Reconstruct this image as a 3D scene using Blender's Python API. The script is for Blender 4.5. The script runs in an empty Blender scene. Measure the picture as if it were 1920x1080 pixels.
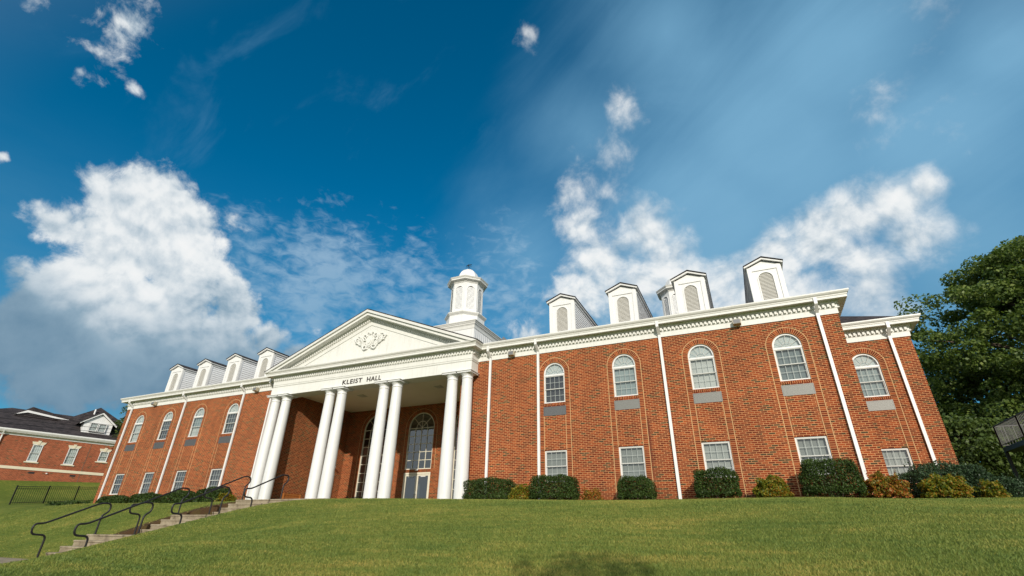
import bpy, math, random
import numpy as np
from mathutils import Vector, Matrix, Euler
R = math.radians
random.seed(7); rng = np.random.default_rng(7)
S = bpy.context.scene
COL = S.collection

# ------------------------------------------------------------------ camera
F_PX, YAW, PITCH, ROLL = 910.276, R(25.2611), R(27.1811), R(1.06460)
CAM = Vector((17.1, -19.2535, -1.19))
fw = Vector((-math.sin(YAW)*math.cos(PITCH), math.cos(YAW)*math.cos(PITCH), math.sin(PITCH)))
r0 = Vector((math.cos(YAW), math.sin(YAW), 0)); u0 = r0.cross(fw)
rt = math.cos(ROLL)*r0 + math.sin(ROLL)*u0
up = -math.sin(ROLL)*r0 + math.cos(ROLL)*u0
cam = bpy.data.cameras.new('camera'); camo = bpy.data.objects.new('camera', cam); COL.objects.link(camo)
cam.sensor_width = 36.0; cam.lens = 36.0*F_PX/1920.0; cam.clip_end = 5000; cam.clip_start = 0.05
M = Matrix((( rt.x, up.x, -fw.x, CAM.x), (rt.y, up.y, -fw.y, CAM.y), (rt.z, up.z, -fw.z, CAM.z), (0,0,0,1)))
camo.matrix_world = M; S.camera = camo
S.view_settings.view_transform = 'Standard'; S.view_settings.look = 'None'
S.view_settings.exposure = 0.0; S.view_settings.gamma = 1.0; S.view_settings.use_curve_mapping = False

# ------------------------------------------------------------------ sun
SUN_AZ, SUN_EL = R(24), R(21.4)        # azimuth measured from the facade normal (-Y) towards +X
sdir = Vector((math.sin(SUN_AZ)*math.cos(SUN_EL), -math.cos(SUN_AZ)*math.cos(SUN_EL), math.sin(SUN_EL)))
sl = bpy.data.lights.new('sun', 'SUN'); sl.energy = 4.0; sl.angle = R(0.5); sl.color = (1.0, 0.92, 0.80)
so = bpy.data.objects.new('sun', sl); COL.objects.link(so)
so.rotation_euler = sdir.to_track_quat('Z', 'Y').to_euler(); so.location = (30, -60, 40)

# ------------------------------------------------------------------ node helpers
class NT:
    def __init__(s, tree): s.t = tree; s.n = tree.nodes; s.l = tree.links
    def add(s, typ, **kw):
        nd = s.n.new(typ)
        for k, v in kw.items(): setattr(nd, k, v)
        return nd
    def link(s, a, b): s.l.new(a, b)
    def _in(s, sock, v):
        if v is None: return
        if hasattr(v, 'is_output') or isinstance(v, bpy.types.NodeSocket): s.l.new(v, sock)
        else: sock.default_value = v
    def math(s, op, a, b=None, c=None, clamp=False):
        nd = s.add('ShaderNodeMath', operation=op); nd.use_clamp = clamp
        s._in(nd.inputs[0], a); s._in(nd.inputs[1], b); s._in(nd.inputs[2], c)
        return nd.outputs[0]
    def vmath(s, op, a, b=None, scale=None):
        nd = s.add('ShaderNodeVectorMath', operation=op)
        s._in(nd.inputs[0], a); s._in(nd.inputs[1], b)
        if scale is not None: s._in(nd.inputs['Scale'], scale)
        return nd.outputs['Value'] if op in ('LENGTH', 'DISTANCE', 'DOT_PRODUCT') else nd.outputs[0]
    def mix(s, f, a, b, blend='MIX'):
        nd = s.add('ShaderNodeMix', data_type='RGBA', blend_type=blend)
        s._in(nd.inputs[0], f); s._in(nd.inputs[6], a); s._in(nd.inputs[7], b)
        return nd.outputs[2]
    def noise(s, vec, scale, detail=4, rough=0.55, dist=0.0, lac=2.0):
        nd = s.add('ShaderNodeTexNoise'); s._in(nd.inputs['Vector'], vec)
        nd.inputs['Scale'].default_value = scale; nd.inputs['Detail'].default_value = detail
        nd.inputs['Roughness'].default_value = rough; nd.inputs['Distortion'].default_value = dist
        nd.inputs['Lacunarity'].default_value = lac
        return nd.outputs['Fac']
    def ramp(s, f, stops, interp='LINEAR'):
        nd = s.add('ShaderNodeValToRGB'); s._in(nd.inputs[0], f); cr = nd.color_ramp; cr.interpolation = interp
        while len(cr.elements) < len(stops): cr.elements.new(0.5)
        for e, (p, c) in zip(cr.elements, stops):
            e.position = p; e.color = (*c, 1) if len(c) == 3 else c
        return nd.outputs[0]
    def maprange(s, v, a, b, c=0.0, d=1.0, smooth=False):
        nd = s.add('ShaderNodeMapRange'); nd.interpolation_type = 'SMOOTHSTEP' if smooth else 'LINEAR'
        s._in(nd.inputs[0], v)
        for i, x in enumerate((a, b, c, d)): s._in(nd.inputs[i+1], x)
        return nd.outputs[0]
    def mapping(s, vec, loc=(0,0,0), rot=(0,0,0), scale=(1,1,1)):
        nd = s.add('ShaderNodeMapping'); s._in(nd.inputs[0], vec)
        nd.inputs[1].default_value = loc; nd.inputs[2].default_value = rot; nd.inputs[3].default_value = scale
        return nd.outputs[0]

# ------------------------------------------------------------------ world: daylight sky with clouds
def ray(px, py):
    return ((px-960)*rt/F_PX - (py-540)*up/F_PX + fw).normalized()
W = bpy.data.worlds.new("World"); S.world = W; W.use_nodes = True
W.node_tree.nodes.clear()
w = NT(W.node_tree)

def blob_field(g, vec, blobs):
    out = None
    for (px, py, r, h) in blobs:
        d = ray(px, py)
        ang = (ray(px+r, py) - d).length*0.5 + (ray(px, py+r) - d).length*0.5
        dist = g.vmath('DISTANCE', vec, tuple(d))
        v = g.math('MULTIPLY_ADD', dist, -h/ang, h)          # h at the centre, 0 at radius
        out = v if out is None else g.math('SMOOTH_MAX', out, v, 0.25)
    return out

CUMULUS = [(275,375,110,1.05),(205,372,80,1),(350,430,95,1.05),(95,445,85,1),(225,470,150,1.2),(330,530,120,1.1),(130,550,120,1.1),
    (60,590,95,1),(430,575,85,1),(250,600,150,1.1),(500,630,60,.85),(390,640,110,1),(150,640,120,1),(20,520,60,.7),(100,690,140,.95),(280,690,140,.95),(430,690,120,.9),(20,650,110,.9),(545,690,70,.8),(330,470,100,1.05),
    (1112,310,70,.24),(1085,375,60,.44),(1105,425,58,.60),(1140,490,80,.72),(1215,445,70,.85),(1180,540,120,.95),(1250,500,100,1),(1330,570,150,1.15),(1420,540,110,1.05),
    (1280,525,110,1.0),(1380,520,100,1),(1460,495,100,1.05),(1540,460,95,1.05),(1615,415,84,1.05),(1680,375,70,1),(1735,340,48,.9),
    (1600,500,100,.95),(1700,455,90,.75),(1340,570,110,.9),(1100,560,70,.55),(1190,185,50,.36),(990,630,60,.45),
    (85,15,56,.30),(240,38,76,.30),(165,140,50,.28),(268,155,32,.30),(990,62,52,.36),(4,293,28,.6),(8,120,46,.46),(440,420,50,.40),
    (1170,640,110,.7),(1300,620,120,.9),(1500,560,120,.85),(1620,550,110,.8),(1760,40,110,.22),(1640,205,120,.22),(640,640,90,.5)]
def cloud_group():
    gt = bpy.data.node_groups.new('cumulus', 'ShaderNodeTree')
    gt.interface.new_socket('Vector', in_out='INPUT', socket_type='NodeSocketVector')
    gt.interface.new_socket('Density', in_out='OUTPUT', socket_type='NodeSocketFloat')
    g = NT(gt); gi = g.add('NodeGroupInput'); go = g.add('NodeGroupOutput')
    v = gi.outputs[0]
    def warp(vec, scale, amt, det):
        nt_ = g.add('ShaderNodeTexNoise'); g._in(nt_.inputs['Vector'], vec); nt_.inputs['Scale'].default_value = scale; nt_.inputs['Detail'].default_value = det
        return g.vmath('ADD', vec, g.vmath('SCALE', g.vmath('SUBTRACT', nt_.outputs['Color'], (.5,.5,.5)), scale=amt))
    vw = warp(v, 4.5, 0.10, 5)
    big = g.math('MINIMUM', blob_field(g, vw, CUMULUS), 0.80)
    g.link(big, go.inputs[0])
    return gt

tc = w.add('ShaderNodeTexCoord'); V = tc.outputs['Generated']
V = w.vmath('NORMALIZE', V)
sky = w.add('ShaderNodeTexSky'); sky.sky_type = 'NISHITA'; sky.sun_disc = False
sky.sun_elevation = SUN_EL; sky.sun_rotation = math.pi - SUN_AZ
sky.altitude = 300; sky.air_density = 1.0; sky.dust_density = 0.4; sky.ozone_density = 3.0
SKYS = 0.10
hs = w.add('ShaderNodeHueSaturation'); hs.inputs['Hue'].default_value = 0.478; hs.inputs['Saturation'].default_value = 1.4
hs.inputs['Value'].default_value = 1.0; w.link(sky.outputs[0], hs.inputs['Color'])
skyc = w.mix(1.0, hs.outputs[0], (0.40, 1.04, 1.16, 1), 'MULTIPLY')
grp = cloud_group()
def dens(vec):
    n = w.add('ShaderNodeGroup'); n.node_tree = grp; w._in(n.inputs[0], vec); return n.outputs[0]
def puffs(v):
    g = w
    nt_ = g.add('ShaderNodeTexNoise'); g._in(nt_.inputs['Vector'], v); nt_.inputs['Scale'].default_value = 9; nt_.inputs['Detail'].default_value = 3
    vp = g.vmath('ADD', v, g.vmath('SCALE', g.vmath('SUBTRACT', nt_.outputs['Color'], (.5,.5,.5)), scale=.09))
    t = g.add('ShaderNodeTexVoronoi'); t.feature = 'F1'; t.normalize = True
    g._in(t.inputs['Vector'], vp); t.inputs['Scale'].default_value = 7.5; t.inputs['Detail'].default_value = 3.5; t.inputs['Roughness'].default_value = .55
    n1 = g.noise(v, 4.2, 9, 0.64, 0.3)
    a_ = g.math('ADD', g.math('MULTIPLY', g.math('SUBTRACT', 0.34, t.outputs['Distance']), 1.7), g.math('MULTIPLY', g.math('SUBTRACT', n1, 0.5), 1.3))
    return a_
# thin high veil fanning out over the right half
veil = w.math('MINIMUM', blob_field(w, V, [(1330,420,330,1.0),(1450,260,340,1),(1560,120,340,.95),(1750,250,340,.95),(1850,480,330,.95),(1320,120,230,.55),(1000,480,170,.5),(1150,560,220,.8),(1100,250,150,.45),(1250,60,200,.6),(1880,100,250,.9)]), .8)
st_ = (ray(1800,60)-ray(1080,620)).normalized(); sp_ = st_.cross(ray(1450,330)).normalized()
sc_ = w.add('ShaderNodeCombineXYZ')
w.link(w.math('MULTIPLY', w.vmath('DOT_PRODUCT', V, tuple(st_)), 0.9), sc_.inputs[0]); w.link(w.math('MULTIPLY', w.vmath('DOT_PRODUCT', V, tuple(sp_)), 3.2), sc_.inputs[1])
vn = w.math('ADD', w.math('MULTIPLY', w.noise(sc_.outputs[0], 1.8, 7, 0.58, 0.5), .7), w.math('MULTIPLY', w.noise(V, 2.6, 5, .55), .3))
veilm = w.math('MULTIPLY', w.maprange(w.math('ADD', veil, w.math('MULTIPLY', w.math('SUBTRACT', vn, 0.5), 1.0)), -0.25, 0.95, 0, 1, True), 0.95)
c = w.mix(veilm, skyc, tuple(x/SKYS for x in (0.20, 0.43, 0.63)) + (1,))
# mackerel patch behind the pediment
mk = blob_field(w, V, [(600,520,140,1),(700,545,130,1),(500,500,110,1),(820,570,120,.9),(760,520,100,.8),(930,560,110,.6),(560,600,110,1)])
mn = w.noise(w.mapping(V, rot=(.2,.3,.6), scale=(1,1,2.0)), 30, 5, 0.6, 0.4)
mn2 = w.noise(V, 7, 4, 0.55)
mm = w.maprange(w.math('ADD', w.math('ADD', w.math('MINIMUM', mk, .7), w.math('MULTIPLY', w.math('SUBTRACT', mn, 0.5), 2.0)), w.math('MULTIPLY', w.math('SUBTRACT', mn2, .5), 1.8)), 0.0, 1.1, 0, 0.62, True)
c = w.mix(mm, c, tuple(x/SKYS for x in (0.46, 0.62, 0.76)) + (1,))
# thin cirrus wisps
ci = w.noise(w.mapping(V, rot=(.1,.4,.9), scale=(1,2.6,1.4)), 4.0, 8, 0.6, 0.5)
cim = w.maprange(ci, 0.52, 0.9, 0, 0.30, True)
c = w.mix(cim, c, tuple(x/SKYS for x in (0.20, 0.42, 0.62)) + (1,))
# low haze bank towards the left horizon
ez = w.add('ShaderNodeSeparateXYZ'); w.link(V, ez.inputs[0])
hz = w.math('MULTIPLY', w.maprange(ez.outputs[2], 0.60, 0.12, 0, 1.0, True), w.maprange(w.noise(w.mapping(V, scale=(1,1,4)), 5, 6, .6), .3, .7, .5, 1))
c = w.mix(hz, c, tuple(x/SKYS for x in (0.095, 0.27, 0.44)) + (1,))
# cumulus, shaded by comparing the density towards the sun
tos = (sdir*0.35 + Vector((0,0,1))*0.8 + rt*0.25).normalized()
big = dens(V); p0 = puffs(V); p1 = puffs(w.vmath('ADD', V, tuple(tos*0.020)))
D0 = w.math('ADD', big, p0)
right = w.maprange(ez.outputs[0], -0.45, -0.1, 0.0, 1.0, True)
D0 = w.math('ADD', D0, w.math('MULTIPLY', w.math('SUBTRACT', w.noise(V, 19.0, 8, .68, .4), .5), .75))
cm = w.maprange(D0, w.math('MULTIPLY_ADD', right, -0.10, 0.22), w.math('MULTIPLY_ADD', right, 0.36, 0.56), 0, 1, True)
lit = w.maprange(w.math('ADD', w.math('MULTIPLY', w.math('SUBTRACT', p0, p1), 1.5), w.math('MULTIPLY', w.math('SUBTRACT', D0, .9), .25)), -0.85, 0.50, 0, 1, True)
n8 = w.noise(V, 3.2, 4, .55)
lowd = w.maprange(w.math('ADD', ez.outputs[2], w.math('MULTIPLY', w.math('SUBTRACT', n8, .5), .30)), 0.245, 0.40, 0.0, 1.0, True)
lowd = w.math('MAXIMUM', lowd, w.math('MULTIPLY', right, 0.75))
lit2 = w.math('MULTIPLY', w.math('MULTIPLY_ADD', lit, .8, .2), w.math('MULTIPLY_ADD', lowd, 0.80, 0.20))
cc = w.ramp(lit2, [(0.0, (0.10, 0.21, 0.32)), (0.30, (0.28, 0.40, 0.50)), (0.55, (0.58, 0.66, 0.72)), (0.80, (0.85, 0.88, 0.89)), (1.0, (0.95, 0.95, 0.94))])
cc = w.vmath('SCALE', cc, scale=1.0/SKYS)
c = w.mix(w.math('MULTIPLY', cm, .97), c, cc)
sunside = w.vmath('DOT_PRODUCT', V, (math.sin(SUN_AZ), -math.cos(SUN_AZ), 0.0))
fill_haze = w.math('MULTIPLY', w.maprange(sunside, -0.50, 0.35, 0, 1, True), w.maprange(w.noise(V, 3.0, 5, .6), .3, .65, .55, 1))  # bright haze added to the unseen sun-side sky to fill the porch with light
c = w.mix(fill_haze, c, tuple(x/SKYS for x in (0.86, 0.90, 0.92)) + (1,))
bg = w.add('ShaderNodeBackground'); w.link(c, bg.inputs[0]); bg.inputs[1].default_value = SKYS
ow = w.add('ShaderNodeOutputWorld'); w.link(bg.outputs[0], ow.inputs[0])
W.cycles.sampling_method = 'MANUAL'; W.cycles.sample_map_resolution = 512

# ------------------------------------------------------------------ materials
MATS = {}
def mat(name, base=(.5,.5,.5), rough=0.6, spec=0.5, metal=0.0, var=0.0, vscale=6.0, bump=0.0, bscale=80.0, coat=0.0):
    m = bpy.data.materials.new(name); m.use_nodes = True; g = NT(m.node_tree)
    p = m.node_tree.nodes['Principled BSDF']
    p.inputs['Base Color'].default_value = (*base, 1); p.inputs['Roughness'].default_value = rough
    p.inputs['Specular IOR Level'].default_value = spec; p.inputs['Metallic'].default_value = metal
    p.inputs['Coat Weight'].default_value = coat
    tcn = g.add('ShaderNodeTexCoord'); P = tcn.outputs['Object']
    if var:
        n = g.noise(P, vscale, 6, 0.65)
        k = g.maprange(n, 0.25, 0.75, 1-var, 1+var)
        if name in ('white', 'cream', 'gutter', 'column_white'):
            k = g.math('MULTIPLY', k, g.maprange(g.noise(g.mapping(P, scale=(5, 5, .35)), 2.0, 5, .7), .48, .8, 1.0, .84))
        cn = g.vmath('SCALE', base, scale=k); g.link(cn, p.inputs['Base Color'])
    if bump:
        b = g.add('ShaderNodeBump'); b.inputs['Strength'].default_value = bump; b.inputs['Distance'].default_value = 0.01
        g.link(g.noise(P, bscale, 4, 0.6), b.inputs['Height']); g.link(b.outputs[0], p.inputs['Normal'])
    MATS[name] = m
    return m, g, p, P

def brick_mat(name, cols, mortar, dark=0.10, uv=False, bw=0.2033, rh=0.0677, ms=0.0092, offset=0.5, stain=True):
    m, g, p, P = mat(name, rough=0.85, spec=0.25)
    sx = g.add('ShaderNodeSeparateXYZ'); g.link(P, sx.inputs[0])
    if uv:
        uvn = g.add('ShaderNodeUVMap'); vec = uvn.outputs[0]
    else:
        cx = g.add('ShaderNodeCombineXYZ')
        g.link(g.math('ADD', sx.outputs[0], sx.outputs[1]), cx.inputs[0]); g.link(sx.outputs[2], cx.inputs[1]); vec = cx.outputs[0]
        # hand-laid courses: a little wander
        vec = g.vmath('ADD', vec, g.vmath('SCALE', (1, 1, 0), scale=g.math('MULTIPLY', g.math('SUBTRACT', g.noise(P, 3.0, 2), .5), 0.008)))
    b = g.add('ShaderNodeTexBrick'); g.link(vec, b.inputs['Vector'])
    b.offset = offset; b.squash = 1.0; b.offset_frequency = 2
    b.inputs['Color1'].default_value = (0,0,0,1); b.inputs['Color2'].default_value = (1,1,1,1); b.inputs['Mortar'].default_value = (.5,.5,.5,1)
    b.inputs['Scale'].default_value = 1.0; b.inputs['Mortar Size'].default_value = ms; b.inputs['Mortar Smooth'].default_value = 0.15
    b.inputs['Bias'].default_value = 0.0; b.inputs['Brick Width'].default_value = bw; b.inputs['Row Height'].default_value = rh
    rnd = g.add('ShaderNodeSeparateColor'); g.link(b.outputs['Color'], rnd.inputs[0]); rv = rnd.outputs[0]
    col = g.ramp(rv, [(0.0, cols[0]), (0.35, cols[1]), (0.7, cols[2]), (1.0, cols[3])])
    # flashed dark bricks gather in loose patches
    pn = g.noise(P, 0.9, 3, 0.6)
    thr = g.maprange(pn, 0.35, 0.75, 0.0, dark*2.6)
    isd = g.math('LESS_THAN', rv, thr)
    col = g.mix(g.math('MULTIPLY', isd, 0.9), col, (0.055, 0.042, 0.020, 1))
    fine = g.noise(P, 45, 4, 0.7)
    col = g.vmath('MULTIPLY', col, g.vmath('SCALE', (1,1,1), scale=g.maprange(fine, .25, .75, .72, 1.25)))
    big = g.noise(P, 0.45, 4, 0.6)
    mo = g.vmath('SCALE', mortar, scale=g.maprange(g.noise(P, 7, 4, .7), .3, .7, .78, 1.15))
    f = b.outputs['Fac']
    col = g.mix(f, col, mo)
    col = g.vmath('SCALE', col, scale=g.maprange(big, .3, .7, .86, 1.1))
    if stain:   # rust-dark run-off streak under one of the wall units
        dx = g.math('ABSOLUTE', g.math('SUBTRACT', g.math('ADD', sx.outputs[0], g.math('MULTIPLY', g.noise(P, 2.5, 3), .12)), 13.87))
        mx = g.maprange(dx, 0.02, 0.2, 1, 0, True)
        mz = g.math('MULTIPLY', g.maprange(sx.outputs[2], 0.3, 1.9, 0.25, 1, True), g.maprange(sx.outputs[2], 2.6, 3.3, 1, 0, True))
        front = g.math('LESS_THAN', sx.outputs[1], 0.05)
        col = g.mix(g.math('MULTIPLY', g.math('MULTIPLY', mx, mz), g.math('MULTIPLY', front, 0.85)), col, (0.09, 0.022, 0.012, 1))
    streak = g.noise(g.mapping(P, scale=(3.5, 3.5, .22)), 1.6, 5, .65)
    low_dark = g.math('MULTIPLY', g.maprange(sx.outputs[2], .75, -.1, 0, .30, True), g.maprange(g.noise(P, 2.2, 4), .3, .7, .4, 1.2))  # wall tone gets unevenly darker towards the bottom
    col = g.vmath('SCALE', col, scale=g.math('SUBTRACT', g.maprange(streak, .3, .72, 1.14, .84), low_dark))
    g.link(col, p.inputs['Base Color'])
    bp = g.add('ShaderNodeBump'); bp.inputs['Strength'].default_value = 0.55; bp.inputs['Distance'].default_value = 0.006
    h = g.math('ADD', g.math('MULTIPLY', f, -1.0), g.math('MULTIPLY', fine, 0.45))
    g.link(h, bp.inputs['Height']); g.link(bp.outputs[0], p.inputs['Normal'])
    return m
RED = [(0.085,0.014,0.005),(0.15,0.023,0.006),(0.205,0.032,0.008),(0.29,0.060,0.015)]
brick_mat('brick', RED, (0.50,0.245,0.105))
brick_mat('brick_trim', RED, (0.50,0.245,0.105), dark=0.02, uv=True, bw=0.0677, rh=0.203, offset=0.0, stain=False)
brick_mat('brick_far', [(0.17,0.034,0.014),(0.235,0.046,0.018),(0.28,0.056,0.022),(0.33,0.08,0.034)], (0.36,0.17,0.09), dark=0.05, stain=False)
mat('white', (0.72,0.72,0.71), 0.45, var=0.04, vscale=1.5)
mat('cream', (0.695,0.695,0.66), 0.55, var=0.05, vscale=1.2, bump=0.05)
mat('gutter', (0.645,0.64,0.605), 0.4, var=0.05, vscale=0.8)
mat('column_white', (0.68,0.685,0.68), 0.4, var=0.03, vscale=2.0)
mat('vinyl', (0.82,0.825,0.83), 0.5, var=0.03)
mat('louver', (0.58,0.565,0.52), 0.6, var=0.05)
mat('porch_concrete', (0.60,0.55,0.46), 0.85, var=.15, vscale=2)
mat('ceiling', (0.84,0.78,0.68), 0.7, var=0.05, vscale=.7)
mat('grille', (0.20,0.20,0.187), 0.5, metal=0.3, var=0.08, vscale=30)
mat('grille_dark', (0.125,0.128,0.132), 0.5, metal=0.3, var=0.08, vscale=30)
mat('black_metal', (0.012,0.012,0.013), 0.42, spec=0.35, var=0.2)
mat('sash_shaded', (0.50,0.50,0.47), 0.5, var=0.04)  # white sashes greyed: recess shade and pane reflection put into the colour
mat("dark_rail", (0.06,0.058,0.054), 0.5, var=0.2)
mat('grey_metal', (0.20,0.20,0.20), 0.45, metal=0.5, var=0.15)
mat('dark_room', (0.012,0.012,0.014), 0.8)
mat('lettering', (0.035,0.026,0.022), 0.5)
mat('door_cream', (0.62,0.57,0.45), 0.5, var=0.04)
mat('frame_beige', (0.70,0.66,0.54), 0.45, var=0.04)
mat('wood', (0.36,0.13,0.03), 0.5, var=0.35, vscale=18)
mat('bark', (0.10,0.075,0.055), 0.9, var=0.4, vscale=14, bump=0.6, bscale=30)
mat('stone', (0.62,0.56,0.42), 0.8, var=0.08)
mat('rust_lamp', (0.42,0.38,0.28), 0.5, var=0.1)
mat('mortar', (0.52,0.34,0.165), 0.9, var=.12, vscale=9)
mat('mulch', (0.055,0.035,0.022), 0.95, var=0.5, vscale=20, bump=0.6)
mat('pink', (0.42,0.09,0.085), 0.7)

def shingle(name, base):
    m, g, p, P = mat(name, base, 0.9, spec=0.2)
    sx = g.add('ShaderNodeSeparateXYZ'); g.link(P, sx.inputs[0]); cx = g.add('ShaderNodeCombineXYZ')
    g.link(g.math('ADD', sx.outputs[0], g.math('MULTIPLY', sx.outputs[1], .37)), cx.inputs[0]); g.link(g.math('ADD', sx.outputs[2], g.math('MULTIPLY', sx.outputs[1], .21)), cx.inputs[1])
    b = g.add('ShaderNodeTexBrick'); g.link(cx.outputs[0], b.inputs[0]); b.offset = .5
    b.inputs['Color1'].default_value = (.6,.6,.6,1); b.inputs['Color2'].default_value = (1.5,1.45,1.4,1); b.inputs['Mortar'].default_value = (.35,.35,.35,1)
    b.inputs['Scale'].default_value = 1; b.inputs['Mortar Size'].default_value = .008; b.inputs['Brick Width'].default_value = .3; b.inputs['Row Height'].default_value = .09
    k = g.maprange(g.noise(P, 4, 6, .7), .25, .75, .6, 1.4)
    col = g.vmath('SCALE', g.vmath('MULTIPLY', b.outputs[0], base), scale=k); g.link(col, p.inputs['Base Color'])
    return m
shingle('shingle', (0.045,0.04,0.042)); shingle('shingle_brown', (0.045,0.038,0.040))

def glass_mat(name='glass', tint=(0.88,0.91,0.90), boost=0.95):
    m = bpy.data.materials.new(name); m.use_nodes = True; m.node_tree.nodes.clear(); g = NT(m.node_tree)
    t = g.add('ShaderNodeBsdfTransparent'); t.inputs[0].default_value = (*tint, 1)
    gl = g.add('ShaderNodeBsdfGlossy'); gl.inputs['Roughness'].default_value = 0.015; gl.inputs[0].default_value = (1,1,1,1)
    ge = g.add('ShaderNodeNewGeometry')
    cs = g.math('ABSOLUTE', g.vmath('DOT_PRODUCT', ge.outputs['Normal'], ge.outputs['Incoming']))
    frv = g.math('MULTIPLY_ADD', g.math('POWER', g.math('SUBTRACT', 1.0, cs), 5.0), .93, .07)
    tcn = g.add('ShaderNodeTexCoord')
    b = g.add('ShaderNodeBump'); b.inputs['Strength'].default_value = .05; b.inputs['Distance'].default_value = .02
    g.link(g.noise(tcn.outputs['Object'], 1.6, 2), b.inputs['Height']); g.link(b.outputs[0], gl.inputs['Normal'])
    mx = g.add('ShaderNodeMixShader'); g.link(g.math('MULTIPLY', frv, boost, clamp=True), mx.inputs[0])
    g.link(t.outputs[0], mx.inputs[1]); g.link(gl.outputs[0], mx.inputs[2])
    o = g.add('ShaderNodeOutputMaterial'); g.link(mx.outputs[0], o.inputs[0]); MATS[name] = m
glass_mat(boost=1.2); glass_mat('glass_door', (0.62,0.68,0.70), 2.0)

def blind(name, col):
    m, g, p, P = mat(name, col, 0.7)
    sx = g.add('ShaderNodeSeparateXYZ'); g.link(P, sx.inputs[0])
    s = g.math('SINE', g.math('MULTIPLY', sx.outputs[2], 2*math.pi/0.05))
    k = g.math('ADD', g.math('MULTIPLY', s, 0.08), g.maprange(g.noise(P, 1.8, 3), .3, .7, .85, 1.1))
    g.link(g.vmath('SCALE', col, scale=k), p.inputs['Base Color'])
for nm, cl in [('blind_pale', (.46,.50,.50)), ('blind_white', (.47,.48,.46)), ('blind_grey', (.13,.165,.17)), ('blind_mid', (.235,.285,.29)),
               ('blind_dark', (.055,.06,.065)), ('blind_taupe', (.20,.21,.195)), ('blind_black', (.018,.017,.02)), ('blind_bright', (.58,.62,.61)), ('blind_bone', (.29,.30,.28))]:
    blind(nm, cl)

def foliage_mat(name, cols, trans=0.35, rough=0.45, spec=0.5):
    m, g, p, P = mat(name, cols[0], rough, spec=spec)
    ge = g.add('ShaderNodeNewGeometry'); rv = ge.outputs['Random Per Island']
    n = g.noise(P, 1.7, 3)
    f = g.math('ADD', g.math('MULTIPLY', rv, 0.75), g.math('MULTIPLY', g.math('SUBTRACT', n, .5), 0.9), clamp=True)
    k = len(cols)-1
    col = g.ramp(f, [(i/k, c) for i, c in enumerate(cols)])
    g.link(col, p.inputs['Base Color'])
    tr = g.add('ShaderNodeBsdfTranslucent'); g.link(g.vmath('MULTIPLY', col, (1.2, 1.3, .6)), tr.inputs[0])
    mx = g.add('ShaderNodeMixShader'); mx.inputs[0].default_value = trans
    out = m.node_tree.nodes['Material Output']
    g.link(p.outputs[0], mx.inputs[1]); g.link(tr.outputs[0], mx.inputs[2]); g.link(mx.outputs[0], out.inputs[0])
foliage_mat('hedge_leaf', [(.020,.038,.008),(.036,.066,.013),(.055,.095,.018),(.10,.15,.03)], 0.2, 0.5, .25)
foliage_mat('holly_leaf', [(.018,.036,.014),(.03,.06,.024),(.045,.085,.036),(.07,.11,.05)], 0.2, 0.5, .3)
foliage_mat('nandina_leaf', [(.06,.10,.012),(.13,.16,.014),(.25,.21,.015),(.34,.15,.02),(.10,.14,.015)], 0.35, 0.5, .3)
foliage_mat('nandina_red', [(.08,.11,.012),(.20,.16,.018),(.34,.15,.02),(.42,.09,.03),(.12,.14,.02)], 0.35, 0.5, .3)
foliage_mat('tree_leaf', [(.05,.085,.020),(.095,.145,.030),(.145,.20,.042),(.24,.27,.07)], 0.35, 0.5, .3)
foliage_mat('tree_leaf_dark', [(.04,.068,.016),(.075,.115,.025),(.12,.165,.036)], 0.3, 0.5, .3)

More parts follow.
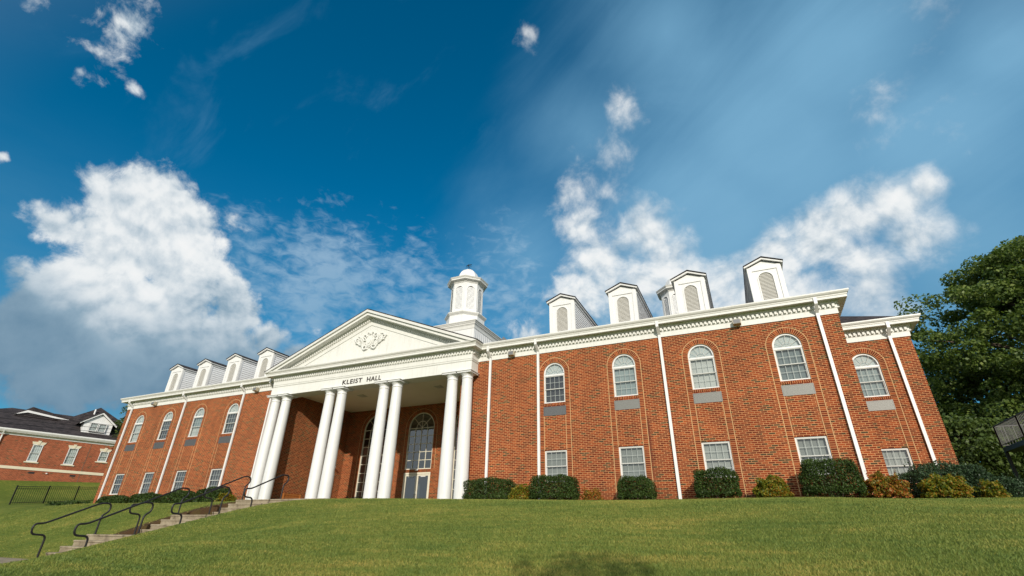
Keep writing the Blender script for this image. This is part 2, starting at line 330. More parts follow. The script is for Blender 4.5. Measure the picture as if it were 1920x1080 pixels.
def grass_ground():
    m, g, p, P = mat('lawn', (.06,.09,.02), 0.95, spec=0.1)
    a = g.noise(P, 0.35, 5, 0.6); b = g.noise(g.mapping(P, rot=(0,0,.5), scale=(1,3,1)), 2.2, 5, 0.65); c2 = g.noise(P, 38, 4, 0.7)
    f = g.math('ADD', g.math('MULTIPLY', a, .5), g.math('MULTIPLY', b, .5))
    col = g.ramp(f, [(0.3, (.07,.105,.018)), (.5, (.115,.150,.026)), (.62, (.17,.185,.036)), (.75, (.25,.21,.055))])
    col = g.vmath('SCALE', col, scale=g.maprange(c2, .3, .7, .6, 1.35))
    sx = g.add('ShaderNodeSeparateXYZ'); g.link(P, sx.inputs[0])
    dxs = g.math('ADD', g.math('ABSOLUTE', g.math('ADD', sx.outputs[0], 2.62)), g.math('MULTIPLY', g.math('SUBTRACT', g.noise(P, 2.6, 4), .5), .5))
    soil = g.math('MULTIPLY', g.maprange(dxs, .15, .5, 1, 0, True), g.math('GREATER_THAN', sx.outputs[1], -11.0))
    col = g.mix(soil, col, (.085,.05,.025,1)); g.link(col, p.inputs['Base Color'])
    bp = g.add('ShaderNodeBump'); bp.inputs['Strength'].default_value = .8; bp.inputs['Distance'].default_value = .03
    g.link(c2, bp.inputs['Height']); g.link(bp.outputs[0], p.inputs['Normal'])
    m, g, p, P = mat('grass_blade', (.08,.12,.02), 0.6, spec=0.25)
    ge = g.add('ShaderNodeNewGeometry'); rv = ge.outputs['Random Per Island']
    a = g.noise(P, 0.35, 5, 0.6); b = g.noise(g.mapping(P, rot=(0,0,.45), scale=(.55,2.6,1)), 1.7, 6, 0.7)
    f = g.math('ADD', g.math('ADD', g.math('MULTIPLY', a, .62), g.math('MULTIPLY', b, .62)), g.math('MULTIPLY', g.math('SUBTRACT', rv, .5), .16)); f = g.math('SUBTRACT', f, .12)
    col = g.ramp(f, [(0.3, (.090,.148,.034)), (.45, (.165,.220,.046)), (.57, (.255,.272,.060)), (.72, (.44,.35,.095))])
    g.link(col, p.inputs['Base Color'])
    tr = g.add('ShaderNodeBsdfTranslucent'); g.link(col, tr.inputs[0])
    mx = g.add('ShaderNodeMixShader'); mx.inputs[0].default_value = .3
    out = m.node_tree.nodes['Material Output']
    g.link(p.outputs[0], mx.inputs[1]); g.link(tr.outputs[0], mx.inputs[2]); g.link(mx.outputs[0], out.inputs[0])
grass_ground()
def concrete():
    m, g, p, P = mat('concrete', (.4,.35,.26), 0.9, spec=.2)
    a = g.noise(P, 2.5, 6, .7); b = g.noise(P, 60, 3, .7)
    col = g.ramp(a, [(.3, (.14,.112,.075)), (.5, (.27,.225,.155)), (.7, (.37,.32,.235))])
    col = g.vmath('SCALE', col, scale=g.maprange(b, .3, .7, .75, 1.2)); g.link(col, p.inputs['Base Color'])
    bp = g.add('ShaderNodeBump'); bp.inputs['Strength'].default_value = .4; bp.inputs['Distance'].default_value = .01
    g.link(b, bp.inputs['Height']); g.link(bp.outputs[0], p.inputs['Normal'])
concrete()

# ------------------------------------------------------------------ mesh helpers
def link(o, parent=None):
    COL.objects.link(o)
    if parent is not None: o.parent = parent
    return o
def empty(name, loc, label, cat, group=None, rz=0.0):
    o = bpy.data.objects.new(name, None); o.location = loc; o.rotation_euler = (0,0,rz); o.empty_display_size = .3
    link(o); return tag(o, label, cat, group)
def tag(o, label=None, cat=None, group=None, kind=None):
    if label: o['label'] = label
    if cat: o['category'] = cat
    if group: o['group'] = group
    if kind: o['kind'] = kind
    return o

class MB:
    def __init__(s): s.v = []; s.f = []; s.uv = {}
    def face(s, pts, uvs=None):
        b = len(s.v); s.v += [tuple(p) for p in pts]; s.f.append(tuple(range(b, b+len(pts))))
        if uvs: s.uv[len(s.f)-1] = uvs
        return s
    def box(s, x0, x1, y0, y1, z0, z1):
        b = len(s.v)
        s.v += [(x0,y0,z0),(x1,y0,z0),(x1,y1,z0),(x0,y1,z0),(x0,y0,z1),(x1,y0,z1),(x1,y1,z1),(x0,y1,z1)]
        s.f += [tuple(b+i for i in q) for q in ((0,3,2,1),(4,5,6,7),(0,1,5,4),(1,2,6,5),(2,3,7,6),(3,0,4,7))]
        return s
    def prism(s, poly, axis, a, b):
        """extrude a polygon; axis 'y': poly in (x,z); 'z': (x,y); 'x': (y,z)"""
        def P(p, t): return {'y': (p[0], t, p[1]), 'z': (p[0], p[1], t), 'x': (t, p[0], p[1])}[axis]
        n = len(poly); k = len(s.v)
        s.v += [P(p, a) for p in poly] + [P(p, b) for p in poly]
        s.f.append(tuple(range(k, k+n))); s.f.append(tuple(range(k+2*n-1, k+n-1, -1)))
        for i in range(n):
            j = (i+1) % n; s.f.append((k+i, k+n+i, k+n+j, k+j))
        return s
    def lathe(s, prof, cx, cy, n=24, cap=True, rot=0.0):
        k = len(s.v)
        for (r, z) in prof:
            for i in range(n):
                a = 2*math.pi*i/n + rot; s.v.append((cx+r*math.cos(a), cy+r*math.sin(a), z))
        for j in range(len(prof)-1):
            for i in range(n):
                i2 = (i+1) % n
                s.f.append((k+j*n+i, k+j*n+i2, k+(j+1)*n+i2, k+(j+1)*n+i))
        if cap:
            s.f.append(tuple(k+i for i in range(n-1, -1, -1))); t = k+(len(prof)-1)*n; s.f.append(tuple(t+i for i in range(n)))
        return s
    def tube(s, pts, r, n=8, closed=False):
        pts = [Vector(p) for p in pts]; k = len(s.v); N = len(pts); prev = None
        rr = r if hasattr(r, '__len__') else [r]*N
        for i, p in enumerate(pts):
            if closed: t = pts[(i+1) % N] - pts[i-1]
            else: t = pts[min(i+1, N-1)] - pts[max(i-1, 0)]
            t.normalize()
            a = prev if prev is not None else (Vector((0,0,1)) if abs(t.z) < .9 else Vector((1,0,0)))
            x = (a - t*a.dot(t)).normalized(); y = t.cross(x); prev = x
            for q in range(n):
                th = 2*math.pi*q/n; s.v.append(tuple(p + rr[i]*(math.cos(th)*x + math.sin(th)*y)))
        for i in range(N if closed else N-1):
            i2 = (i+1) % N
            for q in range(n):
                q2 = (q+1) % n; s.f.append((k+i*n+q, k+i*n+q2, k+i2*n+q2, k+i2*n+q))
        if not closed:
            s.f.append(tuple(k+q for q in range(n-1,-1,-1))); s.f.append(tuple(k+(N-1)*n+q for q in range(n)))
        return s
    def sweep(s, prof, path, outs):
        """sweep profile (out,z) along an XY path; outs = per-vertex outward mitre vectors"""
        k = len(s.v); n = len(prof)
        for (px, py), (ox, oy) in zip(path, outs):
            for (o, z) in prof: s.v.append((px+ox*o, py+oy*o, z))
        for i in range(len(path)-1):
            for j in range(n):
                j2 = (j+1) % n
                s.f.append((k+i*n+j, k+(i+1)*n+j, k+(i+1)*n+j2, k+i*n+j2))
        s.f.append(tuple(k+j for j in range(n))); s.f.append(tuple(k+(len(path)-1)*n+j for j in range(n-1,-1,-1)))
        return s
    def ring(s, inner, outer, y0, y1):
        """solid band between two equal-length open outlines in (x,z), thick in y"""
        n = len(inner); k = len(s.v)
        for y in (y0, y1):
            s.v += [(p[0], y, p[1]) for p in inner] + [(p[0], y, p[1]) for p in outer]
        for i in range(n-1):
            a, b_ = k+i, k+i+1; A, B = k+n+i, k+n+i+1; c, d = k+2*n+i, k+2*n+i+1; Cc, Dd = k+3*n+i, k+3*n+i+1
            s.f += [(a, b_, B, A), (c, Cc, Dd, d), (a, c, d, b_), (A, B, Dd, Cc)]
        for i in (0, n-1):
            q = (k+i, k+n+i, k+3*n+i, k+2*n+i); s.f.append(q if i == 0 else q[::-1])
        return s
    def build(s, name, m, parent=None, smooth=False, bevel=0.0):
        me = bpy.data.meshes.new(name); me.from_pydata(s.v, [], s.f)
        if s.uv:
            ul = me.uv_layers.new(name='UVMap')
            for fi, uvs in s.uv.items():
                for li, q in zip(me.polygons[fi].loop_indices, uvs): ul.data[li].uv = q
        me.materials.append(MATS[m] if isinstance(m, str) else m)
        import bmesh
        bm = bmesh.new(); bm.from_mesh(me)
        if not s.uv: bmesh.ops.recalc_face_normals(bm, faces=bm.faces)
        bm.to_mesh(me); bm.free()
        if smooth: me.shade_smooth()
        o = bpy.data.objects.new(name, me); link(o, parent)
        if bevel:
            md = o.modifiers.new('bevel', 'BEVEL'); md.width = bevel; md.segments = 2; md.limit_method = 'ANGLE'
        return o
def smooth_by_angle(o, ang=35):
    me = o.data; me.shade_smooth()
    import bmesh
    bm = bmesh.new(); bm.from_mesh(me)
    bmesh.ops.remove_doubles(bm, verts=bm.verts, dist=1e-5)
    for e in bm.edges:
        e.smooth = not (len(e.link_faces) == 2 and e.calc_face_angle(0) > R(ang))
    bm.to_mesh(me); bm.free(); return o
def arc(cx, cz, r, n=24, a0=math.pi, a1=0.0, rz=None):
    rz = rz or r
    return [(cx + r*math.cos(a0+(a1-a0)*i/n), cz + rz*math.sin(a0+(a1-a0)*i/n)) for i in range(n+1)]

# ------------------------------------------------------------------ main building
HW, DEP, ZT = 20.93, 18.0, 6.17          # half width, depth, top of brick
GZ = -0.12                               # floor / ground at the walls
WINC = [10.1, 13.13, 16.13, 19.1]
hall = empty('brick_hall', (0,0,GZ), 'long two-storey red brick hall with white columned portico, dormers and cupolas on the lawn crest', 'building')
hall.location = (0,0,0)

WW, Z0L, Z1L, Z0U, ZSU, RAD = 0.95, 0.76, 1.97, 3.89, 5.18, 0.475
def facade(mb, x0, x1, zb, zt, openings, y=0.0, reveal=0.11, ndir=1):
    """openings: list of (cx, half width, [(z0, z1, arched)]) left to right; wall in plane y"""
    x = x0
    def q(a, b, c, d): mb.face([(a, y, c), (b, y, c), (b, y, d), (a, y, d)])
    for cx, hw, ops in openings:
        q(x, cx-hw, zb, zt)
        z = zb
        for (a, b, arched) in ops:
            if a > z: q(cx-hw, cx+hw, z, a)
            z = b
            yy = y+reveal
            mb.face([(cx-hw, y, a), (cx+hw, y, a), (cx+hw, yy, a), (cx-hw, yy, a)])
            mb.face([(cx-hw, y, a), (cx-hw, yy, a), (cx-hw, yy, b), (cx-hw, y, b)])
            mb.face([(cx+hw, y, a), (cx+hw, y, b), (cx+hw, yy, b), (cx+hw, yy, a)])
            if arched:
                pts = arc(cx, b, hw)
                for p, r_ in zip(pts[:-1], pts[1:]):
                    mb.face([(p[0], y, p[1]), (r_[0], y, r_[1]), (r_[0], y, zt), (p[0], y, zt)])
                    mb.face([(p[0], y, p[1]), (p[0], yy, p[1]), (r_[0], yy, r_[1]), (r_[0], y, r_[1])])
                z = zt
            else:
                mb.face([(cx-hw, y, b), (cx+hw, y, b), (cx+hw, yy, b), (cx-hw, yy, b)])
        if z < zt: q(cx-hw, cx+hw, z, zt)
        x = cx+hw
    q(x, x1, zb, zt)

XS, YB, ZC = 5.45, 4.8, 5.75      # recess half width, depth, ceiling
ops_std = [(Z0L, Z1L, False), (Z0U, ZSU, True)]
mb = MB(); ZB = -2.2
facade(mb, -HW, -XS, ZB, ZT+.3, [(-c, WW/2, ops_std) for c in reversed(WINC)])
facade(mb, XS, HW, ZB, ZT+.3, [(c, WW/2, ops_std) for c in WINC])
for sx in (-1, 1):
    mb.face([(sx*HW,0,ZB),(sx*HW,DEP,ZB),(sx*HW,DEP,ZT+.3),(sx*HW,0,ZT+.3)])
    mb.face([(sx*XS,0,ZB),(sx*XS,YB,ZB),(sx*XS,YB,ZT),(sx*XS,0,ZT)])
mb.face([(-HW,DEP,ZB),(HW,DEP,ZB),(HW,DEP,ZT+.3),(-HW,DEP,ZT+.3)])
DCX, DHW = 0.07, 0.89; LWX = 3.27
facade(mb, -XS, XS, ZB, ZT, [(-LWX, .9, [(0.0, 4.52, True)]), (DCX, DHW, [(GZ, 1.96, False), (2.13, 4.42, True)]), (LWX, .9, [(0.0, 4.52, True)])], y=YB, reveal=.14)
mb.build('wall', 'brick', hall)

def surround(cx, y, zb, zs, hw, wd, parent, proud=0.004, arch=True, name='brick_surround', gaps=()):
    """flat brick jamb strips with an arch of upright bricks, bricks laid along the path"""
    b = MB(); L = 0.0677; yy = y-proud
    path = []
    for sgn in (-1, 1):
        x_in, x_out = cx+sgn*hw, cx+sgn*(hw+wd)
        xa, xb = sorted((x_in, x_out))
        b.face([(xa,yy,zb),(xb,yy,zb),(xb,yy,zs),(xa,yy,zs)], [(zb,-.008),(zb,.211),(zs,.211),(zs,-.008)])
        xo = xb if sgn > 0 else xa
        b.face([(xo,yy,zb),(xo,y,zb),(xo,y,zs),(xo,yy,zs)], [(zb,0),(zb,.004),(zs,.004),(zs,0)])
    if arch:
        n = 40; pi_, po = arc(cx, zs, hw, n), arc(cx, zs, hw+wd, n)
        ln = round(math.pi*(hw+wd*.5)/L/1.0)*L
        for i in range(n):
            u0_, u1_ = zs+ln*i/n, zs+ln*(i+1)/n
            b.face([(pi_[i][0],yy,pi_[i][1]),(pi_[i+1][0],yy,pi_[i+1][1]),(po[i+1][0],yy,po[i+1][1]),(po[i][0],yy,po[i][1])],
                   [(u0_,-.004),(u1_,-.004),(u1_,.211),(u0_,.211)])
            b.face([(po[i][0],yy,po[i][1]),(po[i+1][0],yy,po[i+1][1]),(po[i+1][0],y,po[i+1][1]),(po[i][0],y,po[i][1])],
                   [(u0_,.199),(u1_,.199),(u1_,.203),(u0_,.203)])
    sr = b.build(name, 'brick_trim', parent)
    q = MB(); ye = y-proud-.002; mw = .009
    for sgn in (-1, 1):
        xo = cx+sgn*(hw+wd); q.box(xo-mw, xo+mw, ye, y+.001, zb, zs)
        for (za, zb2) in gaps:
            xi = cx+sgn*hw; q.box(xi-mw, xi+mw, ye, y+.001, za, zb2)
    if arch: q.ring(arc(cx, zs, hw+wd-mw, 40), arc(cx, zs, hw+wd+mw, 40), ye, y+.001)
    q.build('mortar_edge', 'mortar', sr)
    return sr

def sash(cx, y, hw, za, zb, cols, rows, parent, m='white', fr=.032, mun=.014, name='sash'):
    b = MB()
    b.box(cx-hw, cx-hw+fr, y, y+.03, za, zb); b.box(cx+hw-fr, cx+hw, y, y+.03, za, zb)
    b.box(cx-hw+fr, cx+hw-fr, y, y+.03, za, za+fr); b.box(cx-hw+fr, cx+hw-fr, y, y+.03, zb-fr, zb)
    xi0, xi1, zi0, zi1 = cx-hw+fr, cx+hw-fr, za+fr, zb-fr
    for i in range(1, cols):
        xx = xi0+(xi1-xi0)*i/cols; b.box(xx-mun/2, xx+mun/2, y+.018, y+.028, zi0, zi1)
    for j in range(1, rows):
        zz = zi0+(zi1-zi0)*j/rows
        for i in range(cols):   # butt between the uprights
            xa = xi0+(xi1-xi0)*i/cols+(mun/2 if i else 0); xb = xi0+(xi1-xi0)*(i+1)/cols-(mun/2 if i < cols-1 else 0)
            b.box(xa, xb, y+.019, y+.027, zz-mun/2, zz+mun/2)
    return b.build(name, m, parent)

def window(cx, y, z0, z1, top, bot, parent, arched=False, hw=WW/2, fan='blind_pale', label=None):
    """double-hung window: frame > sashes, panes, blind (and a fanlight when arched)"""
    fr = .038; b = MB(); f0, f1 = y+.045, y+.115
    b.box(cx-hw, cx-hw+fr, f0, f1, z0, z1); b.box(cx+hw-fr, cx+hw, f0, f1, z0, z1)
    b.box(cx-hw-.01, cx+hw+.01, f0-.025, f1, z0-.03, z0+.028)           # sill
    zt = z1
    if arched:
        bar = 0.07
        b.box(cx-hw, cx+hw, f0-.012, f1, z1-bar-.045, z1-.045)
        b.ring(arc(cx, z1, hw-.06), arc(cx, z1, hw), f0, f1)
        zt = z1-bar-.045
    else:
        b.box(cx-hw+fr, cx+hw-fr, f0, f1, z1-fr, z1); zt = z1-fr
    win = b.build('window', 'white', parent)
    if label: win['label'] = label
    zm = (z0+.028+zt)/2; ih = hw-fr
    sash(cx, y+.050, ih, zm-.018, zt, 4, 2, win, 'sash_shaded')
    sash(cx, y+.082, ih, z0+.028, zm+.018, 4, 2, win, 'sash_shaded')
    g = MB().face([(cx-ih, y+.064, zm), (cx+ih, y+.064, zm), (cx+ih, y+.064, zt), (cx-ih, y+.064, zt)])
    g.face([(cx-ih, y+.096, z0+.03), (cx+ih, y+.096, z0+.03), (cx+ih, y+.096, zm), (cx-ih, y+.096, zm)])
    if arched:
        g.face([(p[0], y+.075, p[1]) for p in [(cx+hw-.06, z1-.045), (cx-hw+.06, z1-.045)] + arc(cx, z1, hw-.06)])
    g.build('glass', 'glass', win)
    zsplit = zm
    MB().face([(cx-hw, y+.17, zsplit), (cx+hw, y+.17, zsplit), (cx+hw, y+.17, z1), (cx-hw, y+.17, z1)]).build('blind', top, win)
    MB().face([(cx-hw, y+.18, z0), (cx+hw, y+.18, z0), (cx+hw, y+.18, zsplit), (cx-hw, y+.18, zsplit)]).build('blind', bot, win)
    bx = MB()  # room-side returns so no light leaks
    for xx in (cx-hw, cx+hw): bx.face([(xx, y+.112, z0), (xx, y+.2, z0), (xx, y+.2, z1), (xx, y+.112, z1)])
    bx.face([(cx-hw, y+.112, z0), (cx+hw, y+.112, z0), (cx+hw, y+.2, z0), (cx-hw, y+.2, z0)])
    if not arched: bx.face([(cx-hw, y+.112, z1), (cx+hw, y+.112, z1), (cx+hw, y+.2, z1), (cx-hw, y+.2, z1)])
    bx.build('lining', 'blind_dark', win)
    if arched:
        MB().face([(p[0], y+.15, p[1]) for p in [(cx+hw, z1-.1), (cx-hw, z1-.1)] + arc(cx, z1, hw)]).build('blind', fan, win)
        m_ = MB(); hub = .17
        for a in (30, 60, 90, 120, 150):
            ca, sa = math.cos(R(a)), math.sin(R(a))
            m_.tube([(cx+hub*ca, y+.068, z1-.04+hub*sa), (cx+(hw-.05)*ca, y+.068, z1-.02+(hw-.05)*sa)], .007, 4)
        m_.tube([(p[0], y+.068, p[1]) for p in arc(cx, z1-.04, hub, 16)], .007, 4)
        m_.tube([(p[0], y+.068, p[1]) for p in arc(cx, z1-.04, hub*.45, 10)], .006, 4)
        m_.build('fan_bars', 'louver', win)
    return win

def wall_unit(cx, y, parent, dark=False):
    b = MB(); z0, z1, hw = 3.36, 3.735, .5; yy = y-.012
    b.box(cx-hw, cx+hw, yy, y+.05, z0, z0+.02); b.box(cx-hw, cx+hw, yy, y+.05, z1-.02, z1)
    b.box(cx-hw, cx-hw+.02, yy, y+.05, z0+.02, z1-.02); b.box(cx+hw-.02, cx+hw, yy, y+.05, z0+.02, z1-.02)
    n = 46
    for i in range(n):
        x = cx-hw+.02+(2*hw-.04)*(i+.5)/n; b.box(x-.0055, x+.0055, yy+.004, y+.03, z0+.02, z1-.02)
    b.box(cx-hw+.02, cx+hw-.02, yy+.006, y+.02, (z0+z1)/2-.006, (z0+z1)/2+.006)
    b.face([(cx-hw+.02, y-.004, z0+.02), (cx+hw-.02, y-.004, z0+.02), (cx+hw-.02, y-.004, z1-.02), (cx-hw+.02, y-.004, z1-.02)])
    b.build('vent_grille', 'grille_dark' if dark else 'grille', parent)
    s = MB(); zs_, zt_ = 3.775, 3.86
    s.face([(cx-hw-.02, y-.012, zs_), (cx+hw+.02, y-.012, zs_), (cx+hw+.02, y-.012, zt_), (cx-hw-.02, y-.012, zt_)],
           [(0, .05), (1.04, .05), (1.04, .15), (0, .15)])
    s.face([(cx-hw-.02, y-.012, zt_), (cx+hw+.02, y-.012, zt_), (cx+hw+.02, y+.04, zt_), (cx-hw-.02, y+.04, zt_)], [(0,0),(1.04,0),(1.04,.05),(0,.05)])
    s.face([(cx-hw-.02, y-.012, zs_), (cx-hw-.02, y+.0, zs_), (cx+hw+.02, y+.0, zs_), (cx+hw+.02, y-.012, zs_)], [(0,0),(0,.02),(1.04,.02),(1.04,0)])
    s.build('brick_sill', 'brick_trim', parent)

WSPEC = {  # (upper top, upper bottom, lower top, lower bottom)
 10.1: ('blind_black','blind_black','blind_taupe','blind_taupe'), 13.13: ('blind_mid','blind_mid','blind_taupe','blind_taupe'),
 16.13: ('blind_white','blind_white','blind_bone','blind_bone'), 19.1: ('blind_grey','blind_grey','blind_taupe','blind_taupe'),
 -10.1: ('blind_dark','blind_dark','blind_dark','blind_dark'), -13.13: ('blind_mid','blind_white','blind_dark','blind_dark'),
 -16.13: ('blind_dark','blind_black','blind_dark','blind_dark'), -19.1: ('blind_white','blind_white','blind_black','blind_black')}
for cx, sp in WSPEC.items():
    window(cx, 0, Z0U, ZSU, sp[0], sp[1], hall, True)
    window(cx, 0, Z0L, Z1L, sp[2], sp[3], hall, False)
    surround(cx, 0, ZB, ZSU, WW/2, .21, hall, gaps=((-.5, .70), (2.0, 3.34)))
    wall_unit(cx, 0, hall, cx < 11)
# the notice behind the first lower pane
MB().face([(9.85,.125,.84),(10.45,.125,.84),(10.45,.125,.98),(9.85,.125,.98)]).build('window_notice', 'pink', hall)

# ---- cornice swept round the eaves
path = [(-HW, DEP), (-HW, 0), (-6.33, 0), (-6.33, -.62), (6.33, -.62), (6.33, 0), (HW, 0), (HW, DEP)]
outs = [(-1,0), (-1,-1), (-1,-1), (-1,-1), (1,-1), (1,-1), (1,-1), (1,0)]
FR = [(0,6.14),(.03,6.14),(.03,6.345),(.05,6.35),(.05,6.375),(0,6.375)]
BD = [(0,6.375),(.05,6.375),(.05,6.52),(.10,6.53),(.12,6.62),(0,6.62)]
SO = [(0,6.62),(.33,6.62),(.33,6.595),(.365,6.595),(.365,6.685),(0,6.685)]
GU = [(.30,6.685),(.375,6.685),(.385,6.705),(.385,6.73),(.425,6.765),(.455,6.815),(.455,6.86),(.435,6.86),(.41,6.80),(.30,6.80)]
MB().sweep(FR, path, outs).build('frieze', 'cream', hall)
MB().sweep(BD, path, outs).build('dentil_backing', 'cream', hall)
MB().sweep(SO, path, outs).build('soffit', 'cream', hall)
MB().sweep(GU, path, outs).build('gutter', 'gutter', hall)
def dentils(segs, parent):
    w_, pitch, d = .08, .155, .125
    for (x0, y0, x1, y1, ox, oy) in segs:
        L = math.hypot(x1-x0, y1-y0); n = max(1, int(L/pitch)); tx, ty = (x1-x0)/L, (y1-y0)/L
        pl = []
        def add(t, o): pl.append((x0+tx*t+ox*o, y0+ty*t+oy*o))
        add(.01, .048)
        for i in range(n):
            t = (i+.5)*L/n; add(t-w_/2, .052); add(t-w_/2, d); add(t+w_/2, d); add(t+w_/2, .052)
        add(L-.01, .048)
        MB().prism(pl, 'z', 6.385, 6.50).build('dentil_row', 'cream', parent)
dentils([(-HW,0,-6.5,0,0,-1), (6.5,0,HW,0,0,-1), (-6.33,-.62,6.33,-.62,0,-1), (6.33,-.62,6.33,0,1,0), (-6.33,-.62,-6.33,0,-1,0), (HW,0,HW,8,1,0), (-HW,0,-HW,8,-1,0)], hall)

# ---- roofs
b = MB(); e, ez_, sl_ = .36, 6.80, .36; ry = 9.0; run = ry+e; rz_ = ez_+run*sl_; X1 = HW+e; rx = X1-run
A, B_, C_, D_ = (-X1,-e,ez_), (X1,-e,ez_), (X1,2*ry+e,ez_), (-X1,2*ry+e,ez_); r1, r2 = (-rx,ry,rz_), (rx,ry,rz_)
b.face([A,B_,r2,r1]).face([B_,C_,r2]).face([C_,D_,r1,r2]).face([D_,A,r1]).face([A,D_,C_,B_])
b.build('roof', 'shingle', hall)
PSL = .4; PX, PYF, PZ0 = 6.79, -1.09, 6.86
PZA = PZ0+PX*PSL
b = MB()
b.prism([(-PX,PZ0-.03),(0,PZA-.03),(PX,PZ0-.03),(PX+.02,PZ0+.012),(0,PZA+.02),(-PX-.02,PZ0+.012)], 'y', PYF-.02, 8.0)
b.build('roof', 'shingle', hall)

# ---- portico: entablature, pediment, columns
EX, EY = 6.33, -.62
b = MB(); b.box(-EX, EX, EY, .12, 5.55, 6.04); b.build('architrave', 'cream', hall)
b = MB()
MB().sweep([(0,6.04),(.02,6.04),(.035,6.075),(.035,6.10),(.005,6.12),(.005,6.14),(0,6.14)], [(-EX,.0),(-EX,EY),(EX,EY),(EX,.0)], [(-1,0),(-1,-1),(1,-1),(1,0)]).build('architrave_moulding', 'cream', hall)
b = MB(); b.box(-EX+.002, EX-.002, EY+.002, .10, 6.04, 6.80); b.build('portico_core', 'cream', hall)
b = MB(); b.face([(-XS,.11,ZC),(XS,.11,ZC),(XS,YB,ZC),(-XS,YB,ZC)])
ceil = b.build('portico_ceiling', 'ceiling', hall)
for x in (-1.95, 3.1):
    q = MB().box(x-.2, x+.2, 1.5, 1.9, ZC-.03, ZC).box(x-.16, x-.01, 1.54, 1.86, ZC-.05, ZC-.03).box(x+.01, x+.16, 1.54, 1.86, ZC-.05, ZC-.03)
    q.build('ceiling_light', 'louver', hall)
# tympanum
ty = -.56
def tri(ins, zbase): # inner triangle inset
    return [(-(PX-.55-ins), zbase), (0, zbase+(PX-.55-ins)*PSL), (PX-.55-ins, zbase)]
b = MB(); t0 = tri(0, 6.78); b.face([(p[0], ty, p[1]) for p in t0]); b.build('tympanum', 'cream', hall)
def rake(o0, o1, y0, y1, name, m):
    """band between perpendicular offsets o0 (upper) and o1 (lower) below the outer rake line"""
    b = MB(); ca = math.cos(math.atan(PSL))
    def L(o): return (0, PZA - o/ca), (PX - .0, PZ0 - o/ca)
    (ax, az), (bx_, bz) = L(o0); (cx_, cz), (dx_, dz) = L(o1)
    zb = 6.79
    def clip(a, bb):   # cut the band where it meets the horizontal cornice
        if bb[1] >= zb: return bb
        t = (a[1]-zb)/(a[1]-bb[1]); return (a[0]+(bb[0]-a[0])*t, zb)
    p0, p1 = (ax, az), clip((ax, az), (bx_, bz)); q0, q1 = (cx_, cz), clip((cx_, cz), (dx_, dz))
    for s_ in (-1, 1):
        b.prism([(s_*p0[0], p0[1]), (s_*p1[0], p1[1]), (s_*q1[0], q1[1]), (s_*q0[0], q0[1])], 'y', y0, y1)
    return b.build(name, m, hall)
rake(.035, .16, PYF-.02, ty, 'rake_crown', 'gutter')
rake(.16, .30, PYF+.07, ty, 'rake_fascia', 'cream')
rake(.30, .345, ty-.16, ty, 'rake_moulding', 'cream')
rake(.345, .50, ty-.055, ty, 'rake_dentil_backing', 'cream')
rake(.50, .70, ty-.035, ty, 'rake_band', 'cream')
b = MB(); ang = math.atan(PSL); ca, sa = math.cos(ang), math.sin(ang); n = 44; Ltot = (PX-1.2)/ca
for s_ in (-1, 1):
    pl = []
    def pt(t, dv): return (s_*(t*ca-dv*sa), PZA-t*sa-dv*ca)
    pl.append(pt(.2, .35))
    for i in range(n):
        t = .25+(Ltot)*(i+.3)/n
        pl += [pt(t-.038, .362), pt(t-.038, .47), pt(t+.038, .47), pt(t+.038, .362)]
    pl.append(pt(.3+Ltot, .35))
    b = MB().prism(pl, 'y', ty-.13, ty-.05); b.build('rake_dentil_row', 'cream', hall)
# relief: cartouche with scrolls
rx0, rz0 = .08, 7.86; ry0 = ty
b = MB()
sh = [(-.22,.30),(-.13,.36),(0,.33),(.13,.36),(.22,.30),(.26,.06),(.19,-.18),(0,-.34),(-.19,-.18),(-.26,.06)]
b.prism([(rx0+x, rz0+z) for x, z in sh], 'y', ry0-.07, ry0-.001)
b.prism([(rx0+x*.76, rz0+z*.76) for x, z in sh], 'y', ry0-.11, ry0-.07)
b.prism([(rx0+x*.42, rz0+.01+z*.42) for x, z in sh], 'y', ry0-.145, ry0-.11)
def scroll(cx, cz, r, a0, sgn, th, turns=1.1):
    pts = []
    for i in range(30):
        t = i/29; a = a0+sgn*turns*2*math.pi*t; rr = r*(1-.82*t)
        pts.append((cx+rr*math.cos(a), ry0-.05-.05*t, cz+rr*math.sin(a)))
    b.tube(pts, [.78*th*(1-.35*i/29) for i in range(30)], 7)
def leafy(x0, z0, x1, z1, th):
    pts = []
    for i in range(9):
        t = i/8; pts.append((x0+(x1-x0)*t, ry0-.04-.04*math.sin(math.pi*t), z0+(z1-z0)*t+.07*math.sin(math.pi*t)))
    b.tube(pts, [max(.008, th*math.sin(math.pi*(.15+.85*i/8))) for i in range(9)], 6)
def rosette(cx, cz, r):
    b.lathe([(max(.004, r*math.cos(q)), 0) for q in ()], 0, 0, 3) if 0 else None
    for k in range(6):
        a = k*math.pi/3; b.tube([(cx+r*.3*math.cos(a), ry0-.07, cz+r*.3*math.sin(a)), (cx+r*math.cos(a), ry0-.05, cz+r*math.sin(a))], [r*.34, r*.2], 6)
